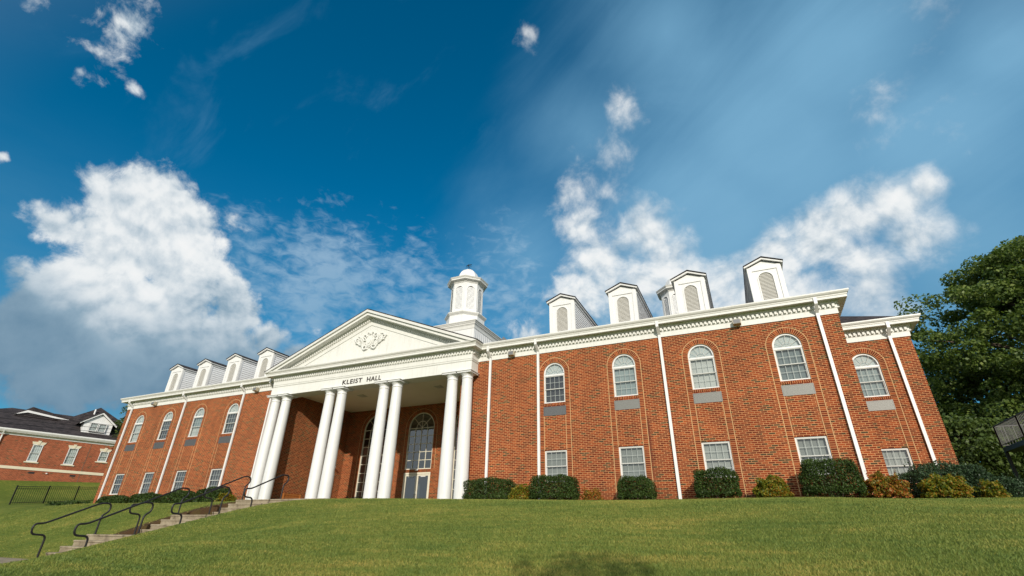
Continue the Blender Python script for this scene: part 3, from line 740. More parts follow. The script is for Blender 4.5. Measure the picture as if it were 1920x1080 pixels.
for s_ in (-1, 1):
    def A(d): return R(d) if s_ > 0 else math.pi-R(d)
    for (cx, cz, r, a0, sg, th) in [(.33,.30,.20,250,1,.055),(.60,.08,.23,200,1,.07),(.60,.08,.23,20,1,.055),(.88,.16,.15,180,-1,.05),(.27,-.27,.20,80,-1,.065),(.12,.44,.14,270,1,.05),(.42,-.12,.14,330,-1,.05)]:
        scroll(rx0+s_*cx, rz0+cz, r, A(a0), sg*s_, th)
    for (xa, za, xb, zb2, th) in [(.24,.12,.52,.30,.05),(.62,.28,.84,.34,.045),(.74,-.06,.98,-.02,.05),(.96,.10,1.1,.22,.035),(.12,-.40,.36,-.46,.05),(.40,-.30,.56,-.20,.04)]:
        leafy(rx0+s_*xa, rz0+za, rx0+s_*xb, rz0+zb2, th)
    rosette(rx0+s_*.60, rz0+.08, .13)
smooth_by_angle(b.build('carved_crest', 'cream', hall), 50)
# lettering
def text(body, x, z, y, h, wid, parent):
    cu = bpy.data.curves.new('lettering', 'FONT'); cu.body = body; cu.size = 1.0; cu.extrude = .012; cu.offset = 0.010; cu.space_character = 1.12
    t = bpy.data.objects.new('tmp', cu); COL.objects.link(t)
    dg = bpy.context.evaluated_depsgraph_get(); me = bpy.data.meshes.new_from_object(t.evaluated_get(dg))
    bpy.data.objects.remove(t)
    co = np.array([v.co[:] for v in me.vertices]); mn, mx = co.min(0), co.max(0)
    for v in me.vertices:
        v.co = (x+(v.co.x-mn[0])/(mx[0]-mn[0])*wid, y-v.co.z, z+(v.co.y-mn[1])/(mx[1]-mn[1])*h)
    me.flip_normals(); me.materials.clear(); me.materials.append(MATS['lettering']); me.name = 'lettering'
    o = bpy.data.objects.new('lettering', me); link(o, parent); return o
text('KLEIST', -1.29, 5.68, EY-.012, .235, 1.28, hall)
text('HALL', .30, 5.68, EY-.012, .235, .89, hall)

CPOS = [s_*x for s_ in (-1, 1) for x in (6.06, 5.27, 2.14, 1.35)]; CY = -.45
def column_meshes():
    prof = [(.33,GZ-.4),(.33,GZ+.02),(.298,GZ+.03)]
    for i in range(15):
        t = i/14; z = GZ+.03+(5.22-GZ-.03)*t; r = .29-.05*(t**1.6)
        prof.append((r, z))
    prof += [(.262,5.225),(.268,5.245),(.262,5.265),(.238,5.27),(.238,5.34)]
    m1 = MB().lathe(prof, 0, 0, 40)
    m2 = MB().lathe([(.24,5.34),(.262,5.35),(.262,5.37),(.29,5.40),(.325,5.44),(.325,5.455)], 0, 0, 40).box(-.36,.36,-.36,.36,5.455,5.525).box(-.40,.40,-.40,.40,5.525,5.549)
    return m1, m2
m1, m2 = column_meshes()
c0 = m1.build('column', 'column_white', hall); smooth_by_angle(c0, 40)
k0 = m2.build('capital', 'column_white', c0); smooth_by_angle(k0, 40)
for i, x in enumerate(CPOS):
    if i == 0: o, k = c0, k0
    else:
        o = c0.copy(); COL.objects.link(o); k = k0.copy(); COL.objects.link(k); k.parent = o
    o.location = (x, CY, 0)

# ---- recess: tall arched windows, doors
def tall_window(cx, y, z0, zs, hw, rows, parent, cols=4):
    fr = .05; b = MB(); f0, f1 = y+.03, y+.12
    b.box(cx-hw, cx-hw+fr, f0, f1, z0, zs); b.box(cx+hw-fr, cx+hw, f0, f1, z0, zs)
    b.box(cx-hw+fr, cx+hw-fr, f0, f1, z0, z0+fr)
    b.ring(arc(cx, zs, hw-fr), arc(cx, zs, hw), f0, f1)
    win = b.build('window', 'frame_beige', parent)
    m_ = MB(); xi0, xi1 = cx-hw+fr, cx+hw-fr
    for i in range(1, cols):
        xx = xi0+(xi1-xi0)*i/cols; m_.box(xx-.016, xx+.016, y+.045, y+.10, z0+fr, zs)
    for j in range(1, rows+1):
        zz = z0+fr+(zs-z0-fr)*j/rows
        for i in range(cols):
            xa = xi0+(xi1-xi0)*i/cols+(.016 if i else 0); xb = xi0+(xi1-xi0)*(i+1)/cols-(.016 if i < cols-1 else 0)
            m_.box(xa, xb, y+.048, y+.097, zz-.016, zz+.016)
    hub = hw*.42
    m_.tube([(p[0], y+.07, p[1]) for p in arc(cx, zs+.02, hub, 20)], .018, 6)
    for a in (45, 90, 135):
        ca_, sa_ = math.cos(R(a)), math.sin(R(a))
        m_.tube([(cx, y+.07, zs+.02), (cx+(hw-.03)*ca_, y+.07, zs+(hw-.03)*sa_)], .017, 6)
    m_.build('muntin_grid', 'frame_beige', win)
    MB().face([(p[0], y+.075, p[1]) for p in [(xi1, z0+fr), (xi0, z0+fr)] + arc(cx, zs, hw-fr)]).build('glass', 'glass_door', win)
    surround(cx, y, z0 if z0 < 1 else z0-.0, zs, hw, .21, parent)
    return win
tall_window(-LWX, YB, 0.0, 4.52, .9, 9, hall); tall_window(LWX, YB, 0.0, 4.52, .9, 9, hall)
tall_window(DCX, YB, 2.13, 4.42, DHW, 5, hall)
# lobby behind the glass
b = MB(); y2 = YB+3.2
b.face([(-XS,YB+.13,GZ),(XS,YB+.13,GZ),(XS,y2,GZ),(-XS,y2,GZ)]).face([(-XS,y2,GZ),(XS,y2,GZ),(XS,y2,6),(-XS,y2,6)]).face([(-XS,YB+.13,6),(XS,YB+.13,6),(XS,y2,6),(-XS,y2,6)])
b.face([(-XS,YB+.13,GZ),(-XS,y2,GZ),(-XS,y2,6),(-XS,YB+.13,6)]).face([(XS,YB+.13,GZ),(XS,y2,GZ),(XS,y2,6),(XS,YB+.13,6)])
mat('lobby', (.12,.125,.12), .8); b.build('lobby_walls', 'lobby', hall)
# double door
b = MB(); dz0, dz1 = GZ, 1.96; y = YB
b.box(DCX-DHW, DCX-DHW+.07, y+.0, y+.12, dz0, dz1); b.box(DCX+DHW-.07, DCX+DHW, y+.0, y+.12, dz0, dz1); b.box(DCX-DHW+.07, DCX+DHW-.07, y+.0, y+.12, dz1-.09, dz1)
dframe = b.build('door_frame', 'frame_beige', hall)
for s_ in (-1, 1):
    xa, xb = sorted((DCX+s_*.008, DCX+s_*(DHW-.075))); q = MB(); st = .075
    q.box(xa, xa+st, y+.03, y+.075, dz0+.01, dz1-.10); q.box(xb-st, xb, y+.03, y+.075, dz0+.01, dz1-.10)
    q.box(xa+st, xb-st, y+.03, y+.075, dz0+.01, dz0+.16); q.box(xa+st, xb-st, y+.03, y+.075, dz1-.18, dz1-.10); q.box(xa+st, xb-st, y+.02, y+.06, .42, .48)
    dr = q.build('door', 'frame_beige', hall)
    MB().face([(xa+st,y+.06,dz0+.16),(xb-st,y+.06,dz0+.16),(xb-st,y+.06,dz1-.18),(xa+st,y+.06,dz1-.18)]).build('glass', 'glass_door', dr)
    hx = DCX+s_*.045; MB().tube([(hx,y+.03,.55),(hx,y-.03,.57),(hx,y-.03,.83),(hx,y+.03,.85)], .012, 6).build('handle', 'grey_metal', dr)
    MB().box((xa+xb)/2-.16,(xa+xb)/2+.16,y+.015,y+.03,dz1-.235,dz1-.19).build('door_closer', 'white', dr)
MB().box(DCX-.03,DCX+.02,y+.01,y+.028,.86,.98).build('door_notice', 'white', hall)
s = MB(); s.face([(DCX-DHW,y-.008,1.97),(DCX+DHW,y-.008,1.97),(DCX+DHW,y-.008,2.12),(DCX-DHW,y-.008,2.12)], [(0,.02),(1.78,.02),(1.78,.18),(0,.18)])
s.face([(DCX-DHW,y-.008,2.12),(DCX+DHW,y-.008,2.12),(DCX+DHW,y+.05,2.12),(DCX-DHW,y+.05,2.12)], [(0,0),(1.78,0),(1.78,.05),(0,.05)])
s.build('brick_lintel', 'brick_trim', hall)
# side door on the left recess wall
q = MB(); q.box(-XS,-XS+.05,3.2,3.27,GZ,2.0).box(-XS,-XS+.05,4.13,4.2,GZ,2.0).box(-XS,-XS+.05,3.27,4.13,1.93,2.0); q.build('door_frame', 'door_cream', hall)
q = MB(); q.box(-XS,-XS+.03,3.27,4.13,GZ+.01,1.93); sd = q.build('door', 'door_cream', hall)
MB().tube([(-XS+.03,3.36,.95),(-XS+.09,3.36,.95),(-XS+.09,3.46,.95)], .012, 6).build('handle', 'grey_metal', sd)
def sec_cam(loc, d):
    x, y, z = loc; b = MB(); dx, dy = d
    b.lathe([(.05,z-.03),(.06,z),(.06,z+.04),(.03,z+.06)], x, y, 12)
    b.tube([(x,y,z),(x+dx*.16,y+dy*.16,z-.02)], [.035,.04], 10); b.tube([(x,y,z+.03),(x-dx*.09,y-dy*.09,z+.03)], .02, 8)
    smooth_by_angle(b.build('security_camera', 'white', hall), 40)
sec_cam((-XS+.1, 3.95, 2.36), (1, 0)); sec_cam((.12, YB-.1, 2.08), (0, -1))
# porch floor
MB().box(-6.6, 6.6, -.95, YB, -2.0, GZ).build('porch_floor', 'porch_concrete', hall)

# ---- downspouts and floodlights
def downspout(x, parent, y=0.0, zt=6.70, elbow=-1):
    b = MB(); w_, d = .052, .036
    def sec(p, q):  # rectangular leg between two (y,z) centres
        (y0, z0), (y1, z1) = p, q; L = math.hypot(y1-y0, z1-z0); ny, nz = -(z1-z0)/L*d, (y1-y0)/L*d
        b.prism([(y0+ny, z0+nz), (y1+ny, z1+nz), (y1-ny, z1-nz), (y0-ny, z0-nz)], 'x', x-w_, x+w_)
    sec((y-.38, zt), (y-.38, zt-.24)); sec((y-.38, zt-.225), (y-.075, zt-.47)); sec((y-.075, zt-.455), (y-.075, GZ-.3))
    b.build('downspout', 'white', parent)
for x in (20.3, 14.7, 9.4, 7.02): downspout(x, hall); downspout(-x, hall)
def floodlight(x, y, parent):
    z = 6.27; b = MB()
    b.box(x-.035, x+.035, y-.08, y-.03, z-.03, z+.03)
    b.prism([(y-.30, z-.10), (y-.10, z-.13), (y-.08, z+.09), (y-.26, z+.10)], 'x', x-.14, x+.14)
    o = b.build('floodlight', 'rust_lamp', parent, bevel=.008)
    MB().prism([(y-.305, z-.085), (y-.302, z-.085), (y-.264, z+.085), (y-.267, z+.085)], 'x', x-.12, x+.12).build('lens', 'grey_metal', o)
for x in (8.14, 17.62): floodlight(x, 0, hall); floodlight(-x-.2, 0, hall)

# ---- dormers
def louver_panel(b, pts_fn, z0, zs, hw, pitch, depth):
    """slanted slats filling an arched opening; pts_fn(u, d, z) -> xyz"""
    n = int((zs+hw-z0)/pitch)
    for i in range(n):
        z = z0+(i+.5)*pitch
        h = hw if z < zs else math.sqrt(max(0, hw*hw-(z-zs)**2))
        if h < .03: continue
        p = [pts_fn(-h, 0, z-pitch*.45), pts_fn(h, 0, z-pitch*.45), pts_fn(h, depth, z+pitch*.5), pts_fn(-h, depth, z+pitch*.5)]
        p2 = [pts_fn(-h, .008, z-pitch*.45-.012), pts_fn(h, .008, z-pitch*.45-.012), pts_fn(h, depth, z+pitch*.5-.014), pts_fn(-h, depth, z+pitch*.5-.014)]
        b.face(p); b.face(p2[::-1]); b.face([p[0], p2[0], p2[1], p[1]])
def dormer_parts(parent):
    """built round x=0, front plane y=1.3"""
    y0, hw, zb, ze, za = 1.3, .62, 6.9, 9.17, 9.46
    back = 8.2
    b = MB()
    # front with arched opening, corner boards proud
    ohw, oz0, ozs = .27, 7.62, 8.60
    pts = arc(0, ozs, ohw, 18)
    for (xa, xb) in ((-hw, -ohw), (ohw, hw)): b.face([(xa,y0,zb),(xb,y0,zb),(xb,y0,ze),(xa,y0,ze)])
    b.face([(-ohw,y0,zb),(ohw,y0,zb),(ohw,y0,oz0),(-ohw,y0,oz0)])
    for p, q in zip(pts[:-1], pts[1:]): b.face([(p[0],y0,p[1]),(q[0],y0,q[1]),(q[0],y0,ze),(p[0],y0,ze)])
    b.face([(-hw,y0,ze),(hw,y0,ze),(0,y0,ze+hw*.41)])
    ring_in = [(-ohw, oz0)] + pts + [(ohw, oz0)]
    for p, q in zip(ring_in[:-1], ring_in[1:]): b.face([(p[0],y0,p[1]),(p[0],y0+.1,p[1]),(q[0],y0+.1,q[1]),(q[0],y0,q[1])])
    b.face([(-ohw,y0,oz0),(ohw,y0,oz0),(ohw,y0+.1,oz0),(-ohw,y0+.1,oz0)])
    # pilaster boards and frieze board
    for s_ in (-1, 1):
        b.box(*sorted((s_*(hw-.15), s_*(hw+.02))), y0-.035, y0-.001, zb, ze)
    b.box(-hw+.15, hw-.15, y0-.035, y0-.001, ze-.18, ze)
    front = b.build('dormer', 'white', parent)
    b = MB()
    o_in = [(-ohw-.001, oz0)] + arc(0, ozs, ohw, 18) + [(ohw+.001, oz0)]
    o_out = [(-ohw-.05, oz0)] + arc(0, ozs, ohw+.05, 18) + [(ohw+.05, oz0)]
    b.ring(o_in, o_out, y0-.02, y0-.002); b.box(-ohw-.07, ohw+.07, y0-.045, y0-.002, oz0-.05, oz0)
    b.build('vent_trim', 'white', front)
    b = MB(); louver_panel(b, lambda u, d, z: (u, y0+.01+d, z), oz0, ozs, ohw, .062, .042)
    b.build('louver', 'louver', front)
    # sides: lapped siding
    b = MB()
    n = 17; z0 = zb
    for s_ in (-1, 1):
        for i in range(n):
            za_, zb_ = z0+(ze-z0)*i/n, z0+(ze-z0)*(i+1)/n
            x_o, x_i = s_*(hw+.022), s_*(hw-.004)
            b.face([(x_o, y0, za_), (x_o, back, za_), (x_i, back, zb_), (x_i, y0, zb_)])
            b.face([(x_i, y0, za_), (x_i, back, za_), (x_o, back, za_), (x_o, y0, za_)])
    b.build('siding', 'vinyl', front)
    b = MB()
    for s_ in (-1, 1):
        b.box(*sorted((s_*(hw+.012), s_*(hw+.03))), y0, y0+.14, zb, ze)                  # side corner board
        b.box(*sorted((s_*(hw+.012), s_*(hw+.05))), y0+.14, back, ze-.14, ze)            # side frieze
    sl = .41; eo = .74
    zo = ze-.02
    for s_ in (-1, 1):   # rake boards and side soffit
        b.prism([(s_*eo, zo), (s_*eo, zo+.075), (0, zo+.075+eo*sl), (0, zo+eo*sl)], 'y', y0-.13, y0-.0365)
        b.box(*sorted((s_*(hw+.05), s_*eo)), y0-.0365, back, zo, zo+.05)
    b.build('trim', 'white', front)
    b = MB()
    b.prism([(-eo-.025, zo+.07), (0, zo+.085+eo*sl), (eo+.025, zo+.07), (eo+.025, zo+.105), (0, zo+.125+eo*sl), (-eo-.025, zo+.105)], 'y', y0-.17, back)
    b.build('dormer_roof', 'shingle', front)
    return front
d0 = dormer_parts(hall)
first = True
for s_ in (-1, 1):
    for x in (10.12, 13.1, 16.1, 19.1):
        if first: d0.location = (s_*x, 0, 0); first = False; continue
        o = d0.copy(); COL.objects.link(o); o.location = (s_*x, 0, 0)
        for ch in d0.children:
            k = ch.copy(); COL.objects.link(k); k.parent = o

# ---- cupolas
def octo(b, r, z0, z1, cx, cy, r2=None):
    b.lathe([(r/math.cos(R(22.5)), z0), ((r2 or r)/math.cos(R(22.5)), z1)], cx, cy, 8, True, R(22.5))
def cupola(cx, cy, zb, sc, parent, base):
    z = lambda t: zb+t*sc
    root = None
    if base:
        b = MB(); h = 1.84
        b.box(cx-h, cx+h, cy-h, cy+h, 7.4, zb-.32); root = b.build('cupola', 'white', parent)
        b = MB(); n = 13
        for i in range(n):
            yy = cy-h+(2*h)*(i+.5)/n
            b.box(cx+h, cx+h+.012, yy-.012, yy+.012, 7.4, zb-.5)
        b.build('siding_batten', 'vinyl', root)
        P = [(cx-h,cy+h),(cx-h,cy-h),(cx+h,cy-h),(cx+h,cy+h),(cx-h,cy+h)]; O = [(-1,1),(-1,-1),(1,-1),(1,1),(-1,1)]
        MB().sweep([(0,zb-.55),(.025,zb-.55),(.035,zb-.34),(.05,zb-.32),(.06,zb-.28),(.10,zb-.25),(.10,zb-.17),(.13,zb-.16),(.16,zb-.09),(.20,zb-.05),(.20,zb),(-.3,zb+.03),(-.3,zb-.55)], P, O).build('base_cornice', 'gutter', root)
        MB().box(cx-h+.1, cx+h-.1, cy-h+.1, cy+h-.1, zb-.1, zb+.02).build('base_deck', 'gutter', root)
    b = MB(); octo(b, 1.30*sc, zb-(0 if base else 2.5), z(.95), cx, cy)
    lower = b.build('drum' if base else 'cupola', 'white', root or parent)
    root = root or lower
    b = MB()
    octo(b, 1.33*sc, z(.95), z(1.0), cx, cy); octo(b, 1.36*sc, z(1.0), z(1.10), cx, cy, 1.44*sc); octo(b, 1.44*sc, z(1.10), z(1.16), cx, cy); octo(b, 1.42*sc, z(1.16), z(1.24), cx, cy, 1.17*sc)
    b.build('drum_cornice', 'gutter', root)
    # lantern: eight panels with arched louvred openings
    zl0, zl1 = z(1.2), z(3.72); ap = 1.12*sc; side = ap*math.tan(R(22.5))
    b = MB(); lv = MB(); tr = MB()
    ohw, oz0, ozs = .60*side, z(1.45), z(3.05)
    for k in range(8):
        a = R(45*k-90); nx, ny = math.cos(a), math.sin(a); tx, tyy = -ny, nx
        def P(u, d, zz, nx=nx, ny=ny, tx=tx, tyy=tyy): return (cx+nx*(ap-d)+tx*u, cy+ny*(ap-d)+tyy*u, zz)
        for (ua, ub) in ((-side, -ohw), (ohw, side)): b.face([P(ua,0,zl0),P(ub,0,zl0),P(ub,0,zl1),P(ua,0,zl1)])
        b.face([P(-ohw,0,zl0),P(ohw,0,zl0),P(ohw,0,oz0),P(-ohw,0,oz0)])
        pts = arc(0, ozs, ohw, 14)
        for p, q in zip(pts[:-1], pts[1:]): b.face([P(p[0],0,p[1]),P(q[0],0,q[1]),P(q[0],0,zl1),P(p[0],0,zl1)])
        rim = [(-ohw, oz0)] + pts + [(ohw, oz0), (-ohw, oz0)]
        for p, q in zip(rim[:-1], rim[1:]): b.face([P(p[0],0,p[1]),P(p[0],.1,p[1]),P(q[0],.1,q[1]),P(q[0],0,q[1])])
        # proud trim
        ro = [(-ohw-.05*sc, oz0-.04)] + arc(0, ozs, ohw+.05*sc, 14) + [(ohw+.05*sc, oz0-.04)]; ri = [(-ohw, oz0-.04)] + pts + [(ohw, oz0-.04)]
        for i in range(len(ro)-1):
            tr.face([P(ri[i][0],-.02,ri[i][1]),P(ri[i+1][0],-.02,ri[i+1][1]),P(ro[i+1][0],-.02,ro[i+1][1]),P(ro[i][0],-.02,ro[i][1])])
            tr.face([P(ro[i][0],-.02,ro[i][1]),P(ro[i+1][0],-.02,ro[i+1][1]),P(ro[i+1][0],0,ro[i+1][1]),P(ro[i][0],0,ro[i][1])])
        louver_panel(lv, P, oz0, ozs, ohw, .095*sc, .045)
    b.build('lantern', 'white', root); tr.build('lantern_trim', 'white', root); lv.build('louver', 'vinyl', root)
    b = MB()
    octo(b, 1.15*sc, z(3.62), z(3.72), cx, cy, 1.2*sc); octo(b, 1.24*sc, z(3.72), z(3.78), cx, cy, 1.38*sc); octo(b, 1.40*sc, z(3.78), z(3.9), cx, cy); octo(b, 1.42*sc, z(3.9), z(4.0), cx, cy, 1.47*sc); octo(b, 1.45*sc, z(4.0), z(4.06), cx, cy, .85*sc)
    b.build('lantern_cornice', 'gutter', root)
    prof = [(.86,3.98),(.84,4.12),(.80,4.35),(.73,4.62),(.62,4.86),(.47,5.06),(.30,5.19),(.12,5.25),(.02,5.26)]
    b = MB(); b.lathe([(r*sc/math.cos(R(22.5)), z(t)) for r, t in prof], cx, cy, 8, True, R(22.5)); smooth_by_angle(b.build('dome', 'white', root), 28)
    if base:
        b = MB(); zt = z(5.25)
        b.tube([(cx,cy,zt-.05),(cx,cy,zt+.5)], .016, 6); b.lathe([(.0,zt+.04),(.05,zt+.08),(.05,zt+.12),(.0,zt+.16)], cx, cy, 10)
        b.tube([(cx-.26,cy,zt+.3),(cx+.26,cy,zt+.3)], .012, 6); b.tube([(cx,cy-.26,zt+.3),(cx,cy+.26,zt+.3)], .012, 6)
        b.prism([(cx-.24,zt+.40),(cx-.08,zt+.40),(cx,zt+.43),(cx+.2,zt+.41),(cx+.24,zt+.48),(cx+.06,zt+.49),(cx-.04,zt+.55),(cx-.1,zt+.48),(cx-.24,zt+.45)], 'y', cy-.012, cy+.012)
        b.build('weathervane', 'black_metal', root)
    else:
        b = MB(); b.box(cx-.25,cx+.25,cy-1.30*sc-.012,cy-1.30*sc-.001,z(.62),z(.82)); b.build('scupper', 'grey_metal', root)
cupola(0.0, 9.05, 11.92, 1.0, hall, True)
cupola(14.9, 9.0, 9.24, .78, hall, False)
# roof vent and antenna
MB().prism([(-.22, 0), (.22, 0), (0, .3)], 'y', 0, .5).build('roof_vent', 'grey_metal', hall).location = (4.9, 5.5, 9.35)
MB().tube([(-6.3,3.4,8.0),(-6.3,3.4,10.4)], .018, 6).build('antenna', 'grey_metal', hall)

# ---- set-back end wing on the right
WY, WX0, WX1 = 3.55, HW, 23.75; WCX = 22.0
mb = MB(); facade(mb, WX0, WX1, ZB, ZT+.3, [(WCX, WW/2, ops_std)], y=WY)
mb.face([(WX1,WY,ZB),(WX1,DEP-2,ZB),(WX1,DEP-2,ZT+.3),(WX1,WY,ZT+.3)]).face([(WX0,DEP-2,ZB),(WX1,DEP-2,ZB),(WX1,DEP-2,ZT+.3),(WX0,DEP-2,ZT+.3)])
mb.build('wing_wall', 'brick', hall)
window(WCX, WY, Z0U, ZSU, 'blind_mid', 'blind_mid', hall, True); window(WCX, WY, Z0L, Z1L, 'blind_bone', 'blind_bone', hall, False)
surround(WCX, WY, ZB, ZSU, WW/2, .21, hall, gaps=((-.5, .70), (2.0, 3.34))); wall_unit(WCX, WY, hall)
wp = [(WX0, WY), (WX1, WY), (WX1, DEP-2)]; wo = [(0,-1), (1,-1), (1,0)]
for pr_, nm, mt in ((FR,'frieze','cream'),(BD,'dentil_backing','cream'),(SO,'soffit','cream'),(GU,'gutter','gutter')): MB().sweep(pr_, wp, wo).build('wing_'+nm, mt, hall)
dentils([(WX0,WY,WX1,WY,0,-1),(WX1,WY,WX1,10,1,0)], hall)
downspout(23.08, hall, WY)
b = MB(); e = .36; zt = 6.80; sx_ = .57; hx_, hy = WX1+e, WY-e; rr_ = 4.2
t_ = 3.15
b.face([(WX0,hy,zt),(hx_,hy,zt),(hx_-t_,hy+t_,zt+t_*sx_),(WX0,hy+t_,zt+t_*sx_)]).face([(hx_,hy,zt),(hx_,DEP-2,zt),(hx_-t_,DEP-2,zt+t_*sx_),(hx_-t_,hy+t_,zt+t_*sx_)])
b.build('wing_roof', 'shingle_brown', hall)

# ------------------------------------------------------------------ terrain
def tps(pts):
    P = np.array(pts, float); n = len(P); d = np.hypot(P[:,None,0]-P[None,:,0], P[:,None,1]-P[None,:,1])
    K = np.where(d > 0, d*d*np.log(d+1e-12), 0) + np.eye(n)*0.4
    A = np.zeros((n+3, n+3)); A[:n,:n] = K; A[:n,n] = 1; A[:n,n+1:] = P[:,:2]; A[n:,:n] = A[:n,n:].T
    sol = np.linalg.solve(A, np.r_[P[:,2], 0, 0, 0])
    def ev(X, Y):
        sh_ = np.shape(X); x = np.ravel(X); y = np.ravel(Y); out = np.empty(len(x))
        for i in range(0, len(x), 20000):
            dd = np.hypot(x[i:i+20000,None]-P[None,:,0], y[i:i+20000,None]-P[None,:,1])
            out[i:i+20000] = np.where(dd > 0, dd*dd*np.log(dd+1e-12), 0)@sol[:n] + sol[n]+sol[n+1]*x[i:i+20000]+sol[n+2]*y[i:i+20000]
        return out.reshape(sh_)
    return ev
SX = 2.4
ctl = []
for x in (-22,-17,-12,-7,0,7,12,17,21,25,30): ctl += [(x, 0.5, -.06), (x, 5, -.05), (x, 10, 0)]
ctl += [(x, -1.5, -.04) for x in (-20,-15,-10,-6.5,7,11)] + [(x, -1.2, -.06) for x in (14.5,17.5,20,23,27)]
ctl += [(-19.2,-4,-.10),(-14.1,-4,-.04),(-9.7,-4,-.06),(-5.8,-4,-.08),(-2.6,-4,-.06),(0,-4,-.12),(3,-4,-.06),(4.5,-4,-.06),(-24,-2,.05)]
ctl += [(6.16,-6,-.22),(8.9,-4,-.12),(9.96,-6,-.28),(12.5,-4,-.19),(15.2,-4,-.20),(17.5,-4,-.18),(18.7,-4,-.18),(20.3,-4,-.26),(22.3,-4,-.31),(27,-4,-.4)]
ctl += [(13.1,-7,-.43),(15.5,-7,-.43),(17.5,-7,-.42),(20,-7,-.5),(24,-7,-.6)]
for x in (8,12,15,17,19,22,27): ctl += [(x,-11,-.98+.01*(x-17)), (x,-15,-1.55), (x,-19.25,-2.12), (x,-25,-2.75)]
ctl += [(3.2,-12.71,-1.80),(3.2,-11.82,-1.56),(3.2,-10.48,-1.20),(3.2,-9.69,-1.0),(3.2,-8.65,-.73),(3.2,-7.8,-.51),(3.2,-6.84,-.31),(3.2,-5.4,-.13)]
ctl += [(5.5,-12.5,-1.66),(5.5,-10.5,-1.2),(5.5,-8.5,-.74),(3,-16,-2.2),(6,-17,-2.15),(0,-19,-2.5),(0,-25,-2.9),(-2.4,-13,-2.02),(-2.4,-10.2,-2.02),(-2.5,-8.4,-1.38),(-2.5,-7.2,-.95),(-2.5,-5.6,-.42)]
for x in (-6,-11,-17,-24): ctl += [(x,-10.3,-2.0), (x,-7.2,-.98), (x,-13.5,-2.1), (x,-20,-2.4)]
ctl += [(-29.75,-.55,.24),(-31.2,1.98,.49),(-33.7,5.2,.82),(-39.8,2.1,2.35),(-38.7,5.4,2.52),(-37.7,8.4,2.68),(-45,-5,2.2),(-36,12,2.7),(-32,-6,-.6),(-33,-14,-1.8),(-26,3,.25),(-24,8,.3),(-50,10,3.2),(-50,-20,-1),(35,5,.1),(40,-10,-.8),(40,15,.2),(20,25,.3),(-20,25,1.2),(0,25,.5)]
H = tps(ctl)
def stairZ(Y):   # nominal concrete level on the stair line
    Y = np.asarray(Y, float); z = np.full(Y.shape, -1.98)
    for (y0, zb0) in FL:
        for i in range(4): z = np.where(Y > y0+.3*i, zb0+.165*(i+1), z)
    return z
FL = [(-10.1, -1.98), (-7.62, -1.32), (-5.12, -.66)]
def ground(X, Y):
    X = np.asarray(X, float); Y = np.asarray(Y, float)
    Z = H(np.clip(X, -50, 40), np.clip(Y, -25, 26))
    far = np.clip((np.maximum(np.maximum(X-40, -50-X), np.maximum(Y-26, -25-Y)))/80, 0, 1)
    Z = Z*(1-far) + (-1.0)*far
    ins = (np.abs(X) < SX+.02) & (Y > -16.5) & (Y < 1)
    cut = np.minimum(Z, stairZ(Y)-.16)
    cut = np.where(Y < -10.1, np.minimum(Z, -2.06), cut)
    Z = np.where(ins, cut, Z)
    return Z
def axis(lo, hi, step, extra=(), far=1500):
    a = list(np.arange(lo, hi+1e-6, step)); s_ = step; x = hi
    while x < far: s_ *= 1.35; x += s_; a.append(x)
    s_ = step; x = lo
    while x > -far: s_ *= 1.35; x -= s_; a.append(x)
    a += list(extra); return np.unique(np.round(np.array(a), 4))
gx = axis(-50, 40, .5, (-SX-.05, -SX-.019, SX+.019, SX+.05)); gy = axis(-26, 22, .3, [y0+.3*i+d_ for (y0, _) in FL for i in range(4) for d_ in (-.02, .02)])
GX, GY = np.meshgrid(gx, gy); GZZ = ground(GX, GY)
nx_, ny_ = len(gx), len(gy)
verts = np.stack([GX.ravel(), GY.ravel(), GZZ.ravel()], 1)
ii = (np.arange(ny_-1)[:,None]*nx_ + np.arange(nx_-1)[None,:]).ravel()
fc = np.stack([ii, ii+1, ii+nx_+1, ii+nx_], 1)
me = bpy.data.meshes.new('ground'); me.from_pydata(verts.tolist(), [], fc.tolist()); me.materials.append(MATS['lawn']); me.shade_smooth()
go = bpy.data.objects.new('ground', me); link(go); tag(go, 'mown grass slope rising to the hall', kind='structure')

# grass blades
def grass():
    N = 900000
    # sample in polar coordinates round the camera so density falls with distance
    th = rng.uniform(R(-64), R(64), N) ; rad = 2.2*(36/2.2)**rng.uniform(0, 1, N)**0.85
    ang = th + YAW
    x = CAM.x - np.sin(ang)*rad; y = CAM.y + np.cos(ang)*rad
    ok = (y < -.15) & ~((np.abs(x) < SX+.06) & (y > -12.2)) & (x > -42) & (x < 34)
    ok &= ~((np.abs(x) < 6.65) & (y > -1.0)) & ~((y < -10.3) & (y > -11.9) & (x < SX) & (x > -45))
    ok &= ~((x < -2.35) & (x > -3.05) & (y > -10.8) & (rng.uniform(0, 1, N) > (-2.35-x)/.75))
    x, y, rad = x[ok], y[ok], rad[ok]; n = len(x)
    z = ground(x, y)
    h = rng.uniform(.010, .028, n)*(1+.012*rad); wd = rng.uniform(.0022, .0045, n)*(1+.12*rad)
    a = rng.uniform(0, 2*np.pi, n); lean = rng.uniform(.2, 1.6, n)*h; la = rng.uniform(0, 2*np.pi, n)
    dx, dy = np.cos(a)*wd, np.sin(a)*wd
    V_ = np.empty((n, 3, 3)); V_[:,0] = np.stack([x-dx, y-dy, z-.006], 1); V_[:,1] = np.stack([x+dx, y+dy, z-.006], 1)
    V_[:,2] = np.stack([x+np.cos(la)*lean, y+np.sin(la)*lean, z+h], 1)
    mesh_from_arrays('grass', V_.reshape(-1,3), 3, 'grass_blade')
